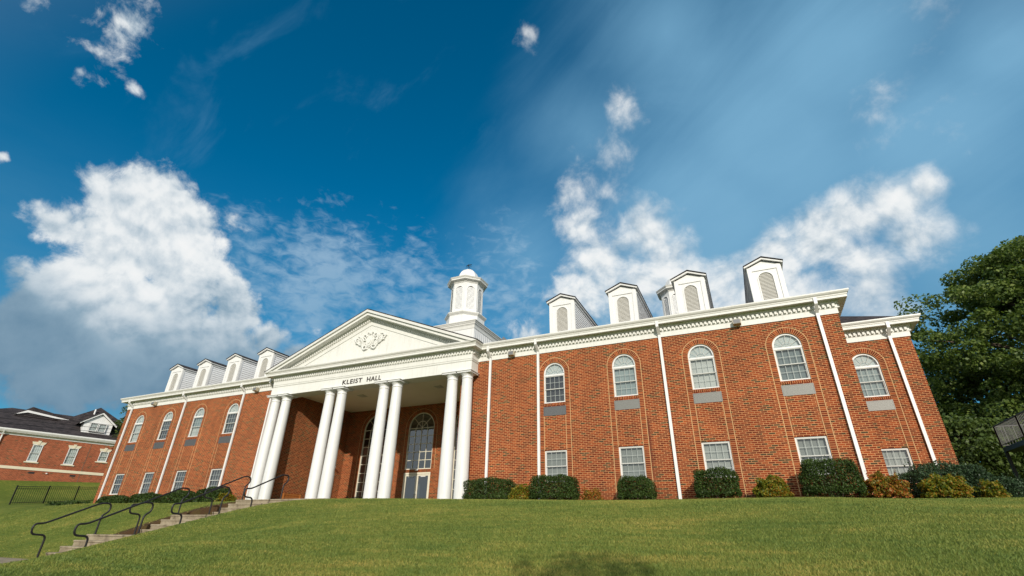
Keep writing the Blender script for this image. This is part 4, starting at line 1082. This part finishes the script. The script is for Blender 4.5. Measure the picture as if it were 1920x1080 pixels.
def mesh_arrays(name, V_, k, m):
    n = len(V_)//k; me = bpy.data.meshes.new(name)
    me.vertices.add(len(V_)); me.vertices.foreach_set('co', V_.astype(np.float32).ravel())
    me.loops.add(len(V_)); me.loops.foreach_set('vertex_index', np.arange(len(V_), dtype=np.int32))
    me.polygons.add(n); me.polygons.foreach_set('loop_start', np.arange(0, len(V_), k, dtype=np.int32))
    me.update(calc_edges=True); me.validate(); me.materials.append(MATS[m]); return me
def mesh_from_arrays(name, V_, k, m, parent=None):
    o = bpy.data.objects.new(name, mesh_arrays(name, V_, k, m)); return link(o, parent)
grass(); tag(bpy.data.objects['grass'], 'short mown grass blades covering the slope', 'grass', kind='stuff')

# ------------------------------------------------------------------ stairs, path
st = empty('concrete_stairs', (0, -10.1, -1.98), 'weathered concrete stairs in three flights with landings leading up to the portico', 'stairs')
def at_root(o, root):
    o.parent = root; o.matrix_parent_inverse = Matrix.Translation(-root.location); return o
for k, (y0, z0) in enumerate(FL):
    b = MB()
    for i in range(4):
        y1 = y0+.3*i; ye = y0+.3*(i+1) if i < 3 else y0+1.0
        b.box(-SX, SX, y1, ye, z0-.3+.165*i, z0+.165*(i+1))
        b.box(-SX-.0, SX+.0, y1-.025, y1, z0+.165*(i+1)-.05, z0+.165*(i+1)-.001)
    at_root(b.build('flight', 'concrete', None, bevel=.012), st)
    yn = FL[k+1][0] if k < 2 else -.96
    b = MB().box(-SX, SX, y0+1.0, yn+.02, z0+.66-.2, z0+.66-.002); at_root(b.build('landing', 'concrete', None), st)
b = MB(); b.box(-SX, SX, -16, -10.1, -2.3, -1.985); b.box(-60, -SX, -11.75, -10.45, -2.3, -1.985)
o = b.build('path', 'concrete'); tag(o, 'concrete walk at the foot of the stairs', kind='structure')
b = MB()
b.box(-SX-.001, SX+.001, -.97, -.955, GZ-.3, GZ)

# ------------------------------------------------------------------ handrails
def rounded(pts, r, n=6):
    out = [Vector(pts[0])]
    for a, b_, c_ in zip(pts[:-2], pts[1:-1], pts[2:]):
        a, b_, c_ = Vector(a), Vector(b_), Vector(c_); d1 = (a-b_); d2 = (c_-b_); rr = min(r, d1.length*.48, d2.length*.48)
        p, q = b_+d1.normalized()*rr, b_+d2.normalized()*rr
        for i in range(n+1):
            t = i/n; out.append((1-t)**2*p + 2*t*(1-t)*b_ + t*t*q)
    out.append(Vector(pts[-1])); return out
def handrail(x, k, label):
    y0, z0 = FL[k]; zt = z0+.66
    root = empty('handrail', (x, y0-.28, z0), label, 'handrail', 'black pipe handrails on the stairs')
    pb, pt_ = (y0-.28, z0), (y0+1.02, zt)
    pts = [(pb[0], pb[1]-.05), (pb[0], pb[1]+.62), (pb[0]-.40, pb[1]+.64), (pb[0]-.40, pb[1]+.92), (pb[0]-.16, pb[1]+.93),
           (pt_[0]-.14, pt_[1]+.90), (pt_[0]+.16, pt_[1]+.90), (pt_[0]+.17, pt_[1]+.66), (pt_[0]-.01, pt_[1]+.54), (pt_[0]-.01, pt_[1]-.04)]
    b = MB(); b.tube(rounded([(x, p[0], p[1]) for p in pts], .13), .027, 10)
    rail = b.build('rail', 'black_metal', None); smooth_by_angle(rail, 60); at_root(rail, root)
    for (yy, zz) in (pb, pt_):
        b = MB().lathe([(.055, zz-.004), (.055, zz+.012), (.03, zz+.02)], x, yy-(.01 if zz > z0 else 0), 12); at_root(b.build('base_plate', 'black_metal', None), root)
nm = ['lowest', 'middle', 'top']
for k in range(3):
    handrail(-2.2, k, f'black looped pipe handrail on the far edge of the {nm[k]} flight of stairs')
    handrail(0.0, k, f'black looped pipe handrail in the middle of the {nm[k]} flight of stairs')

# ------------------------------------------------------------------ plants
def leaf_quads(P, size, up_bias=.3, N_=None, jitter=1.0, aspect=.55, seed=0):
    """P (n,3) positions, N_ outward directions; returns (4n,3) folded leaf quads"""
    rg = np.random.default_rng(seed); n = len(P)
    d = rg.normal(size=(n,3))*jitter
    if N_ is not None: d = d + N_*1.4
    d[:,2] += up_bias; d /= np.linalg.norm(d, axis=1)[:,None]+1e-9
    t = np.cross(d, rg.normal(size=(n,3))); t /= np.linalg.norm(t, axis=1)[:,None]+1e-9; s_ = np.cross(d, t)
    L = (size*rg.uniform(.6, 1.3, n))[:,None]
    V_ = np.empty((n,4,3)); V_[:,0] = P-t*L*.5; V_[:,1] = P+s_*L*aspect*.5+d*L*.06; V_[:,2] = P+t*L*.5; V_[:,3] = P-s_*L*aspect*.5+d*L*.06
    return V_.reshape(-1,3)
def hedge_points(hx, hy, hz, n, power, seed, lump=.10, fill=.30):
    rg = np.random.default_rng(seed)
    X = rg.uniform(-1, 1, (n*2, 3)); X[:,2] = rg.uniform(-.35, 1, n*2)
    k = (np.abs(X[:,0])**power + np.abs(X[:,1])**power + np.abs(X[:,2])**power)**(1/power)
    keep = (k > .25) & (k < 1.25); X = X[keep][:n]; k = k[keep][:n]; m_ = len(X)
    d = X/np.linalg.norm(X, axis=1)[:,None]
    ph = rg.uniform(0, 6.28, 6)
    lum = 1+lump*(np.sin(d[:,0]*7+ph[0])*np.cos(d[:,1]*6+ph[1])+.6*np.sin(d[:,2]*9+ph[2]+d[:,0]*5)+.5*np.cos(d[:,0]*13+ph[3]))
    r = np.where(rg.uniform(0,1,m_) < fill, rg.uniform(.5,.93,m_), rg.uniform(.90,1.05,m_))
    P = X/k[:,None]*(lum*r)[:,None]*np.array([hx,hy,hz]); return P, d
def shrub(name, x0, x1, y, top, label, m, group, power=4.5, leaf=.055, n=5200, hy=.55, twigs=0, cat='shrub', lump=.05):
    cx, hx = (x0+x1)/2, (x1-x0)/2*.93
    z0 = float(ground(np.array([cx]), np.array([y]))[0]) if y < -.1 else GZ
    root = empty(name, (cx, y, z0-.03), label, cat, group); zc = .34*(top-z0); hz = (top-z0-zc)*.96
    sd = abs(hash((round(cx,2), round(top,2)))) % 10000
    P, d = hedge_points(hx, hy, hz, int(n*1.9), power, sd, lump)
    low = P[:,2] < 0; P[low,2] *= zc/hz*.95
    P[:,2] += zc
    if twigs:
        rg = np.random.default_rng(sd+1); k = twigs
        tx = rg.uniform(-hx*.85, hx*.85, k); tz = rg.uniform(.04, .22, k); extra = []
        for a, b_ in zip(tx, tz):
            for q in range(7): extra.append((a+rg.normal()*.012, rg.uniform(-hy*.5, hy*.3) if q == 0 else extra[-1][1], top-z0-.05+b_*q/6))
        P = np.r_[P, np.array(extra)]; d = np.r_[d, np.tile([[0,0,1.]], (len(extra),1))]
    o = mesh_from_arrays('foliage', leaf_quads(P, leaf, .45, d*.45, 1.0, .62, sd), 4, m, root)
    b = MB(); rg = random.Random(sd)
    for q in range(7):
        ax, ay = rg.uniform(-hx*.5,hx*.5), rg.uniform(-hy*.4,hy*.4)
        b.tube([(ax*.5,ay*.5,0),(ax*.8,ay*.8,zc*.7),(ax*1.3,ay*1.2,zc+hz*.6)], [.018,.012,.005], 5)
    b.build('stem', 'bark', root)
    return root
HG, NG, LG = 'clipped green shrubs along the right wall', 'orange and yellow leaved shrubs along the front wall', 'low green shrubs along the left wall'
shrub('hedge_shrub', 6.62, 8.66, -.9, .90, 'clipped green shrub just right of the last portico column', 'hedge_leaf', HG, n=6500)
shrub('hedge_shrub', 9.40, 11.24, -.9, .93, 'clipped boxy green shrub under the dark arched window', 'hedge_leaf', HG, n=6500)
shrub('hedge_shrub', 12.70, 14.02, -.9, .82, 'smallest clipped green shrub, under the stained brick wall', 'hedge_leaf', HG, n=4800, power=3.6)
shrub('hedge_shrub', 15.28, 16.72, -.9, .98, 'rounded green shrub with a sprig on top just right of a downspout', 'hedge_leaf', HG, n=5200, twigs=1, power=3.8)
shrub('hedge_shrub', 18.42, 20.06, -.9, 1.12, 'tallest boxy green shrub with stray sprigs near the brick corner', 'hedge_leaf', HG, n=6800, twigs=9)
shrub('holly_bush', 21.35, 23.75, 1.2, 1.15, 'broad dark green bush in front of the set-back end wing', 'holly_leaf', None, n=11000, hy=1.0, leaf=.06, power=2.6, twigs=14, lump=.09)
shrub('holly_bush', 23.3, 24.7, 1.5, .75, 'low dark bush at the far right end beside the end wing', 'holly_leaf', None, n=4500, hy=.8, leaf=.06, power=2.3, twigs=5, lump=.12)
shrub('nandina_shrub', 8.62, 9.50, -1.05, .60, 'orange and yellow shrub squeezed between two clipped green shrubs', 'nandina_leaf', NG, n=1500, leaf=.07, power=2.2, hy=.4, lump=.18)
shrub('nandina_shrub', 11.40, 12.12, -.9, .42, 'smallest sparse orange shrub below bare brick', 'nandina_red', NG, n=700, leaf=.06, power=2.2, hy=.3, lump=.22, twigs=3)
shrub('nandina_shrub', 17.08, 18.1, -.95, .66, 'yellow and orange shrub left of the tallest green shrub', 'nandina_leaf', NG, n=2100, leaf=.075, power=2.2, hy=.42, lump=.16)
shrub('nandina_shrub', 20.05, 21.05, -.8, .66, 'red and orange shrub at the foot of the last downspout of the main block', 'nandina_red', NG, n=2200, leaf=.075, power=2.2, hy=.42, lump=.2, twigs=5)
shrub('nandina_shrub', 21.55, 22.75, -.2, .68, 'yellow and orange shrub in front of the broad dark bush', 'nandina_leaf', NG, n=2600, leaf=.075, power=2.2, hy=.4, lump=.16)
shrub('nandina_shrub', 22.95, 23.6, .2, .52, 'yellow green shrub at the right foot of the broad dark bush', 'nandina_leaf', NG, n=1300, leaf=.07, power=2.0, hy=.4, lump=.2)
shrub('hedge_shrub', -18.35, -15.75, -.9, .64, 'low green shrub nearest the left corner downspout', 'hedge_leaf', LG, n=4200, power=2.6, leaf=.08)
shrub('hedge_shrub', -15.2, -12.75, -.9, .72, 'low green shrub under the second window from the left end', 'hedge_leaf', LG, n=4200, power=2.8, leaf=.08)
shrub('hedge_shrub', -12.15, -10.0, -.9, .80, 'low green shrub crossed by a handrail, second from the stairs', 'hedge_leaf', LG, n=4200, power=2.8, leaf=.08)
shrub('hedge_shrub', -9.6, -7.45, -.9, .90, 'green shrub nearest the stairs, beside the yellow one', 'hedge_leaf', LG, n=4200, power=3.0, leaf=.08)
shrub('nandina_shrub', -7.85, -6.95, -1.0, .64, 'bright yellow shrub left of the first portico column', 'nandina_leaf', NG, n=1400, leaf=.08, power=2.2, hy=.4, lump=.16)
shrub('low_bush', -25.5, -21.2, -.2, .42, 'low strip of green plants at the foot of the metal fence', 'hedge_leaf', None, n=2600, power=2.4, hy=.5, leaf=.09, lump=.2)

def tree(name, loc, h, crown_r, crown_z0, label, m, n_clump, per, leaf, seed, trunk_r=.28, group=None, squash=1.0, cl_r=(.5,1.1)):
    rg = np.random.default_rng(seed); root = empty(name, loc, label, 'tree', group)
    b = MB(); pts = [Vector((0,0,-.6))]; N = 7
    for i in range(1, N+1):
        t = i/N; pts.append(Vector((rg.normal()*.12*t, rg.normal()*.12*t, h*.86*t)))
    b.tube(pts, [trunk_r*(1-.88*i/N)+.02 for i in range(N+1)], 10)
    cz, hz = (h+crown_z0)/2, (h-crown_z0)/2
    clumps = []
    while len(clumps) < n_clump:
        ph = rg.uniform(0, 2*math.pi); ze = rg.uniform(-1, 1); r_ = rg.uniform(.12, 1)**.5
        lob = 1+.13*math.sin(3*ph+seed)+.10*math.sin(5*ze+2*ph)+.09*math.sin(9*math.cos(ph)+7*ze)
        hr = crown_r*(1-abs(ze)**2.4)**.5*r_*lob
        c_ = np.array([math.cos(ph)*hr*squash, math.sin(ph)*hr, cz+ze*hz*.97])
        if c_[2] < crown_z0: continue
        clumps.append(c_)
    clumps = np.array(clumps)
    for q in range(26):     # limbs reaching clumps
        c_ = clumps[rg.integers(len(clumps))]; zt = max(crown_z0*.6, min(c_[2]-.25*crown_r, h*.7)); 
        s0 = Vector((0,0,zt)); e0 = Vector(c_); mid = s0.lerp(e0,.5)+Vector((0,0,.12*crown_r*rg.uniform(-.5,1)))
        b.tube([s0, s0.lerp(mid,.5)+Vector((0,0,.1)), mid, e0], [trunk_r*.36,trunk_r*.28,trunk_r*.18,.02], 6)
    smooth_by_angle(b.build('trunk', 'bark', root), 60)
    P = []; Nn = []
    for c_ in clumps:
        k = int(per*rg.uniform(.6,1.4)); d = rg.normal(size=(k,3)); d /= np.linalg.norm(d,axis=1)[:,None]
        rr = rg.uniform(*cl_r)*rg.uniform(.35,1,(k,1))**.5
        P.append(c_+d*rr*np.array([1.15,1.15,.62])); Nn.append(d)
    P = np.concatenate(P); Nn = np.concatenate(Nn)
    mesh_from_arrays('crown', leaf_quads(P, leaf, .55, Nn*.5, .8, .7, seed), 4, m, root)
    return root
tree('broadleaf_tree', (36.5, 21.5, 0.2), 17.0, 7.3, .8, 'tall dense broadleaf tree rising behind the right end of the hall', 'tree_leaf', 640, 270, .205, 11, .42, cl_r=(.55,1.15))
tree('broadleaf_tree', (32.5, 25.0, 0.2), 11.0, 4.8, .6, 'shorter dark tree tucked between the hall and the tall tree', 'tree_leaf_dark', 240, 130, .22, 5, .3)
tree('broadleaf_tree', (39.5, 15.5, 0.0), 9.0, 5.0, .4, 'dark low tree behind the metal deck railing', 'tree_leaf_dark', 220, 110, .26, 9, .25)
tree('broadleaf_tree', (28.2, 17.0, 0.0), 5.2, 3.2, .2, 'low dark tree behind the end wing bushes', 'tree_leaf_dark', 150, 110, .22, 21, .18)
tree('broadleaf_tree', (33.0, 19.0, 0), 4.6, 4.4, .1, 'dark undergrowth tree below the metal deck', 'tree_leaf_dark', 170, 110, .22, 31, .18)
tree('shadow_tree', (20.5, -25.4, -2.7), 6.4, .9, 3.7, 'unseen young slender tree added behind the viewpoint to cast a shadow on the near lawn', 'tree_leaf', 18, 34, .10, 41, .05, cl_r=(.3,.6))  # tree added out of view to throw a shadow on the lawn
tree('broadleaf_tree', (-38.6, 10.5, 2.5), 7.6, 1.9, 1.5, 'dark round tree between the neighbouring brick house and the hall', 'tree_leaf_dark', 110, 110, .2, 17, .2)

# ------------------------------------------------------------------ metal deck at the right edge
dk = empty('metal_deck', (28.05, 12.0, 0), 'raised dark metal deck with barred railing at the right edge', 'deck')
def dpart(b, name, m='grey_metal'): return at_root(b.build(name, m, None), dk)
X0, X1_, Y0, Y1, ZD = 28.05, 31.5, 5.0, 12.0, 2.99
dpart(MB().box(X0, X1_, Y0, Y1, ZD-.25, ZD-.05), 'platform', 'black_metal')
for (x, y) in ((X0+.06,Y0+.06),(X0+.06,Y1-.06),(X1_-.06,Y0+.06),(X1_-.06,Y1-.06)):
    dpart(MB().box(x-.06,x+.06,y-.06,y+.06,-.5,ZD-.25), 'post', 'black_metal')
def railing(p, q, n):
    b = MB(); (xa,ya),(xb,yb) = p, q
    b.tube([(xa,ya,ZD-.05),(xa,ya,ZD+.94)], .035, 6); b.tube([(xb,yb,ZD-.05),(xb,yb,ZD+.94)], .035, 6)
    b.tube([(xa,ya,ZD+.93),(xb,yb,ZD+.93)], .03, 6); b.tube([(xa,ya,ZD+.06),(xb,yb,ZD+.06)], .02, 6)
    for i in range(1,n):
        t = i/n; b.box(xa+(xb-xa)*t-.007, xa+(xb-xa)*t+.007, ya+(yb-ya)*t-.007, ya+(yb-ya)*t+.007, ZD+.06, ZD+.92)
    dpart(b, 'railing', 'dark_rail')
railing((X0,Y1),(X0,Y1-2.5),22); railing((X0,Y1-2.5),(X0,Y0),34); railing((X0,Y1),(X1_,Y1),30); railing((X0,Y0),(X1_,Y0),30)

# ------------------------------------------------------------------ porch furniture
bn = empty('wooden_bench', (-4.95, 1.2, GZ), 'brown slatted wooden bench against the left brick wall of the portico', 'bench')
b = MB()
for i in range(3): b.box(-.30,-.27,-.62,.62,.48+.11*i,.57+.11*i)
b.build('backrest', 'wood', bn)
b = MB()
for i in range(4): b.box(-.26+.125*i,-.15+.125*i,-.62,.62,.40,.43)
b.build('seat', 'wood', bn)
for (x, y) in ((-.26,-.55),(-.26,.55),(.18,-.55),(.18,.55)):
    MB().box(x-.03,x+.03,y-.03,y+.03,0,.40 if x > 0 else .80).build('leg', 'wood', bn)
mbn = empty('metal_bench', (-3.3, 4.1, GZ), 'black metal bench with scrolled arms in front of the tall arched window', 'bench')
b = MB()
for i in range(8): b.box(-.62+.0,.62,-.2+.05*i,-.17+.05*i,.42,.435)
b.build('seat', 'black_metal', mbn)
b = MB(); b.tube([(-.62,.2,.42),(-.62,.26,.82)], .015, 6); b.tube([(.62,.2,.42),(.62,.26,.82)], .015, 6); b.tube([(-.62,.26,.82),(.62,.26,.82)], .018, 6)
for i in range(1,16): b.box(-.62+1.24*i/16-.008,-.62+1.24*i/16+.008,.225,.24,.43,.81)
b.build('backrest', 'black_metal', mbn)
for s_ in (-1, 1):
    b = MB(); b.tube([(s_*.66, -.22+.16*math.cos(t)+.0, .66+.14*math.sin(t)) for t in [i*.5 for i in range(13)]], .016, 6); b.tube([(s_*.66,-.2,.0),(s_*.66,-.22,.52)], .018, 6); b.tube([(s_*.66,-.2,.80),(s_*.66,.24,.74)], .016, 6); b.tube([(s_*.66,.24,0),(s_*.66,.24,.74)], .018, 6)
    b.build('armrest', 'black_metal', mbn)

# ------------------------------------------------------------------ neighbouring building
NB = Vector((-39.2, 3.85, 0)); na = math.atan2(.951, .31)
nb = empty('brick_house', (NB.x, NB.y, 2.0), 'single-storey red brick house with dark hipped roof beyond the fence on the left', 'building', rz=na)
nb.location = (NB.x, NB.y, 0)
b = MB(); U0, U1, DP = -9.0, 9.5, 12.0
# local x runs along the facade, local +y goes into the building (away from the camera side)
nops = [(-.42, .34, [(3.97,5.36,False)]), (2.05, .34, [(3.98,5.37,False)]), (4.36, .33, [(4.48,5.36,False)])]
nops = [(-5.5,.34,[(3.97,5.36,False)]), (-2.95-.4,.34,[(3.97,5.36,False)])][:1] + nops
facade(b, U0, U1, 0.5, 6.2, nops, 0, .1)
b.face([(U0,0,.5),(U0,DP,.5),(U0,DP,6.2),(U0,0,6.2)]).face([(U1,0,.5),(U1,DP,.5),(U1,DP,6.2),(U1,0,6.2)]).face([(U0,DP,.5),(U1,DP,.5),(U1,DP,6.2),(U0,DP,6.2)])
b.build('wall', 'brick_far', nb)
MB().box(3.16,3.2,-.015,-.001,.5,5.9).build('control_joint', 'bark', nb)
MB().box(U0-.03,U1+.03,-.04,-.001,3.27,3.49).build('stone_band', 'stone', nb)
for cx, hw, ops in nops:
    z0, z1, _ = ops[0]
    wd = window(cx, -.10, z0, z1, 'blind_bright', 'blind_bright', nb, False, hw)
    b = MB(); b.box(cx-hw-.14,cx+hw+.14,-.08,-.001,z0-.12,z0-.03); b.build('stone_sill', 'stone', wd)
    b = MB(); b.prism([(cx-hw-.05,z1),(cx+hw+.05,z1),(cx+hw+.14,z1+.22),(cx-hw-.14,z1+.22)], 'y', -.06, -.001)
    b.prism([(cx-.06,z1-.02),(cx+.06,z1-.02),(cx+.12,z1+.32),(cx-.12,z1+.32)], 'y', -.09, -.001)
    b.build('keystone_lintel', 'stone', wd)
PN = [(U0,DP),(U0,0),(U1,0),(U1,DP)]; ON = [(-1,0),(-1,-1),(1,-1),(1,0)]
MB().sweep([(0,5.93),(.03,5.93),(.04,6.1),(.3,6.13),(.3,6.18),(0,6.2)], PN, ON).build('frieze', 'white', nb)
MB().sweep([(.25,6.18),(.34,6.18),(.42,6.3),(.42,6.4),(.25,6.38)], PN, ON).build('gutter', 'white', nb)
b = MB(); e = .35; z0 = 6.36; s1 = .42; ry = 6.0; run = ry+e; zr = z0+run*s1
A, B_, C_, D_ = (U0-e,-e,z0),(U1+e,-e,z0),(U1+e,2*ry+e,z0),(U0-e,2*ry+e,z0); r1, r2 = (U0-e+run,ry,zr),(U1+e-run,ry,zr)
b.face([A,B_,r2,r1]).face([B_,C_,r2]).face([C_,D_,r1,r2]).face([D_,A,r1]).build('roof', 'shingle_brown', nb)
# cross gable and raised roof beyond
b = MB(); b.face([(0.2,3,7.8),(7.0,3,7.7),(3.45,5.5,10.15)]).face([(0.2,3,7.8),(3.45,5.5,10.15),(3.45,11,10.15),(0.2,11,7.8)]).face([(7.0,3,7.7),(7.0,11,7.7),(3.45,11,10.15),(3.45,5.5,10.15)])
b.build('roof', 'shingle_brown', nb)
b = MB(); b.prism([(-2.75,8.12),(-1.95,8.62),(1.3,8.22),(1.3,8.10),(-1.9,8.42)], 'y', 3.45, 3.54); b.build('gable_trim', 'white', nb)
b = MB(); b.face([(-2.7,3.55,8.05),(-2.7,3.55,8.15),(-1.7,3.55,8.98),(1.7,3.55,8.3),(1.7,3.55,8.05)]); b.face([(-2.7,3.55,8.15),(-1.7,3.55,8.98),(-1.7,8,8.98),(-2.7,8,8.15)]).face([(-1.7,3.55,8.98),(1.7,3.55,8.3),(1.7,8,8.3),(-1.7,8,8.98)]); b.build('roof', 'shingle_brown', nb)
# dormer
b = MB(); u0_, u1_ = 2.15, 4.35; dy = 1.15
b.face([(u0_,dy,6.85),(u1_,dy,6.85),(u1_,dy,7.95),(3.25,dy,8.75),(u0_,dy,7.95)])
b.face([(u0_,dy,6.85),(u0_,dy,7.95),(u0_,4,7.95),(u0_,4,6.85)]).face([(u1_,dy,6.85),(u1_,4,6.85),(u1_,4,7.95),(u1_,dy,7.95)])
dm = b.build('dormer', 'white', nb)
b = MB()
for s_ in (-1, 1):
    cx = 3.25
    b.prism([(cx+s_*1.42,7.72),(cx,8.80),(cx,8.95),(cx+s_*1.42,7.90)], 'y', dy-.2, dy-.001)
b.build('dormer_trim', 'white', dm)
b = MB(); b.prism([(3.25-1.5,7.80),(3.25,8.96),(3.25+1.5,7.80),(3.25+1.5,7.86),(3.25,9.03),(3.25-1.5,7.86)], 'y', dy-.24, 5); b.build('dormer_roof', 'shingle_brown', dm)
for cx in (2.93, 3.60):
    window(cx, dy-.195, 7.15, 7.92, 'blind_pale', 'blind_pale', dm, False, .31)
for cx in (-.1, 2.7): MB().box(cx-.2,cx+.2,-.012,-.001,3.0,3.15).build('crawl_vent', 'dark_room', nb)
MB().lathe([(.0,3.05),(.07,3.07),(.07,3.13),(0,3.16)], .9, -.06, 10).build('wall_lamp', 'white', nb)
b = MB(); b.prism([(-.40,6.2),(-.30,6.2),(-.06,5.85),(-.06,1.5),(-.14,1.5),(-.14,5.80)], 'x', -3.02, -2.92); b.build('downspout', 'white', nb)
MB().tube([(3.0,4.6,9.2),(3.0,4.6,9.75)], .07, 8).build('vent_pipe', 'white', nb)

# ------------------------------------------------------------------ metal fence
fp = [(-29.75,-.55,.24), (-31.2,1.95,.46), (-32.72,4.57,.70), (-34.25,7.2,.95)]
fc_ = empty('metal_fence', fp[0], 'black metal picket fence on the grass between the hall and the brick house', 'fence')
for i, p in enumerate(fp):
    b = MB().box(p[0]-.035,p[0]+.035,p[1]-.035,p[1]+.035,p[2]-.4,p[2]+1.24); at_root(b.build('post', 'black_metal', None), fc_)
    if i < len(fp)-1:
        q = fp[i+1]; b = MB(); n = 15
        for hh in (.12, 1.02, 1.17): b.tube([(p[0],p[1],p[2]+hh),(q[0],q[1],q[2]+hh)], .016, 4)
        for k in range(1, n):
            t = k/n; x, y, z = [p[j]+(q[j]-p[j])*t for j in range(3)]; b.box(x-.009,x+.009,y-.009,y+.009,z+.04,z+1.19)
        at_root(b.build('picket_panel', 'black_metal', None), fc_)

# ------------------------------------------------------------------ overhead wires
for k, (za, zb_, nm_) in enumerate([(6.06,6.93,'highest'),(5.65,6.78,'middle'),(5.34,6.5,'lowest')]):
    b = MB(); pts = []
    for i in range(25):
        t = i/24; y = -26+70*t; zl = za+(zb_-za)*(y+3.1)/7.0*(.45); pts.append((-30, y, zl+.0012*(y-0.5)**2))
    b.tube(pts, .014, 4); tag(b.build('power_line', 'black_metal'), f'thin dark overhead wire, {nm_} of the three crossing in front of the brick house', 'wire', 'overhead wires')
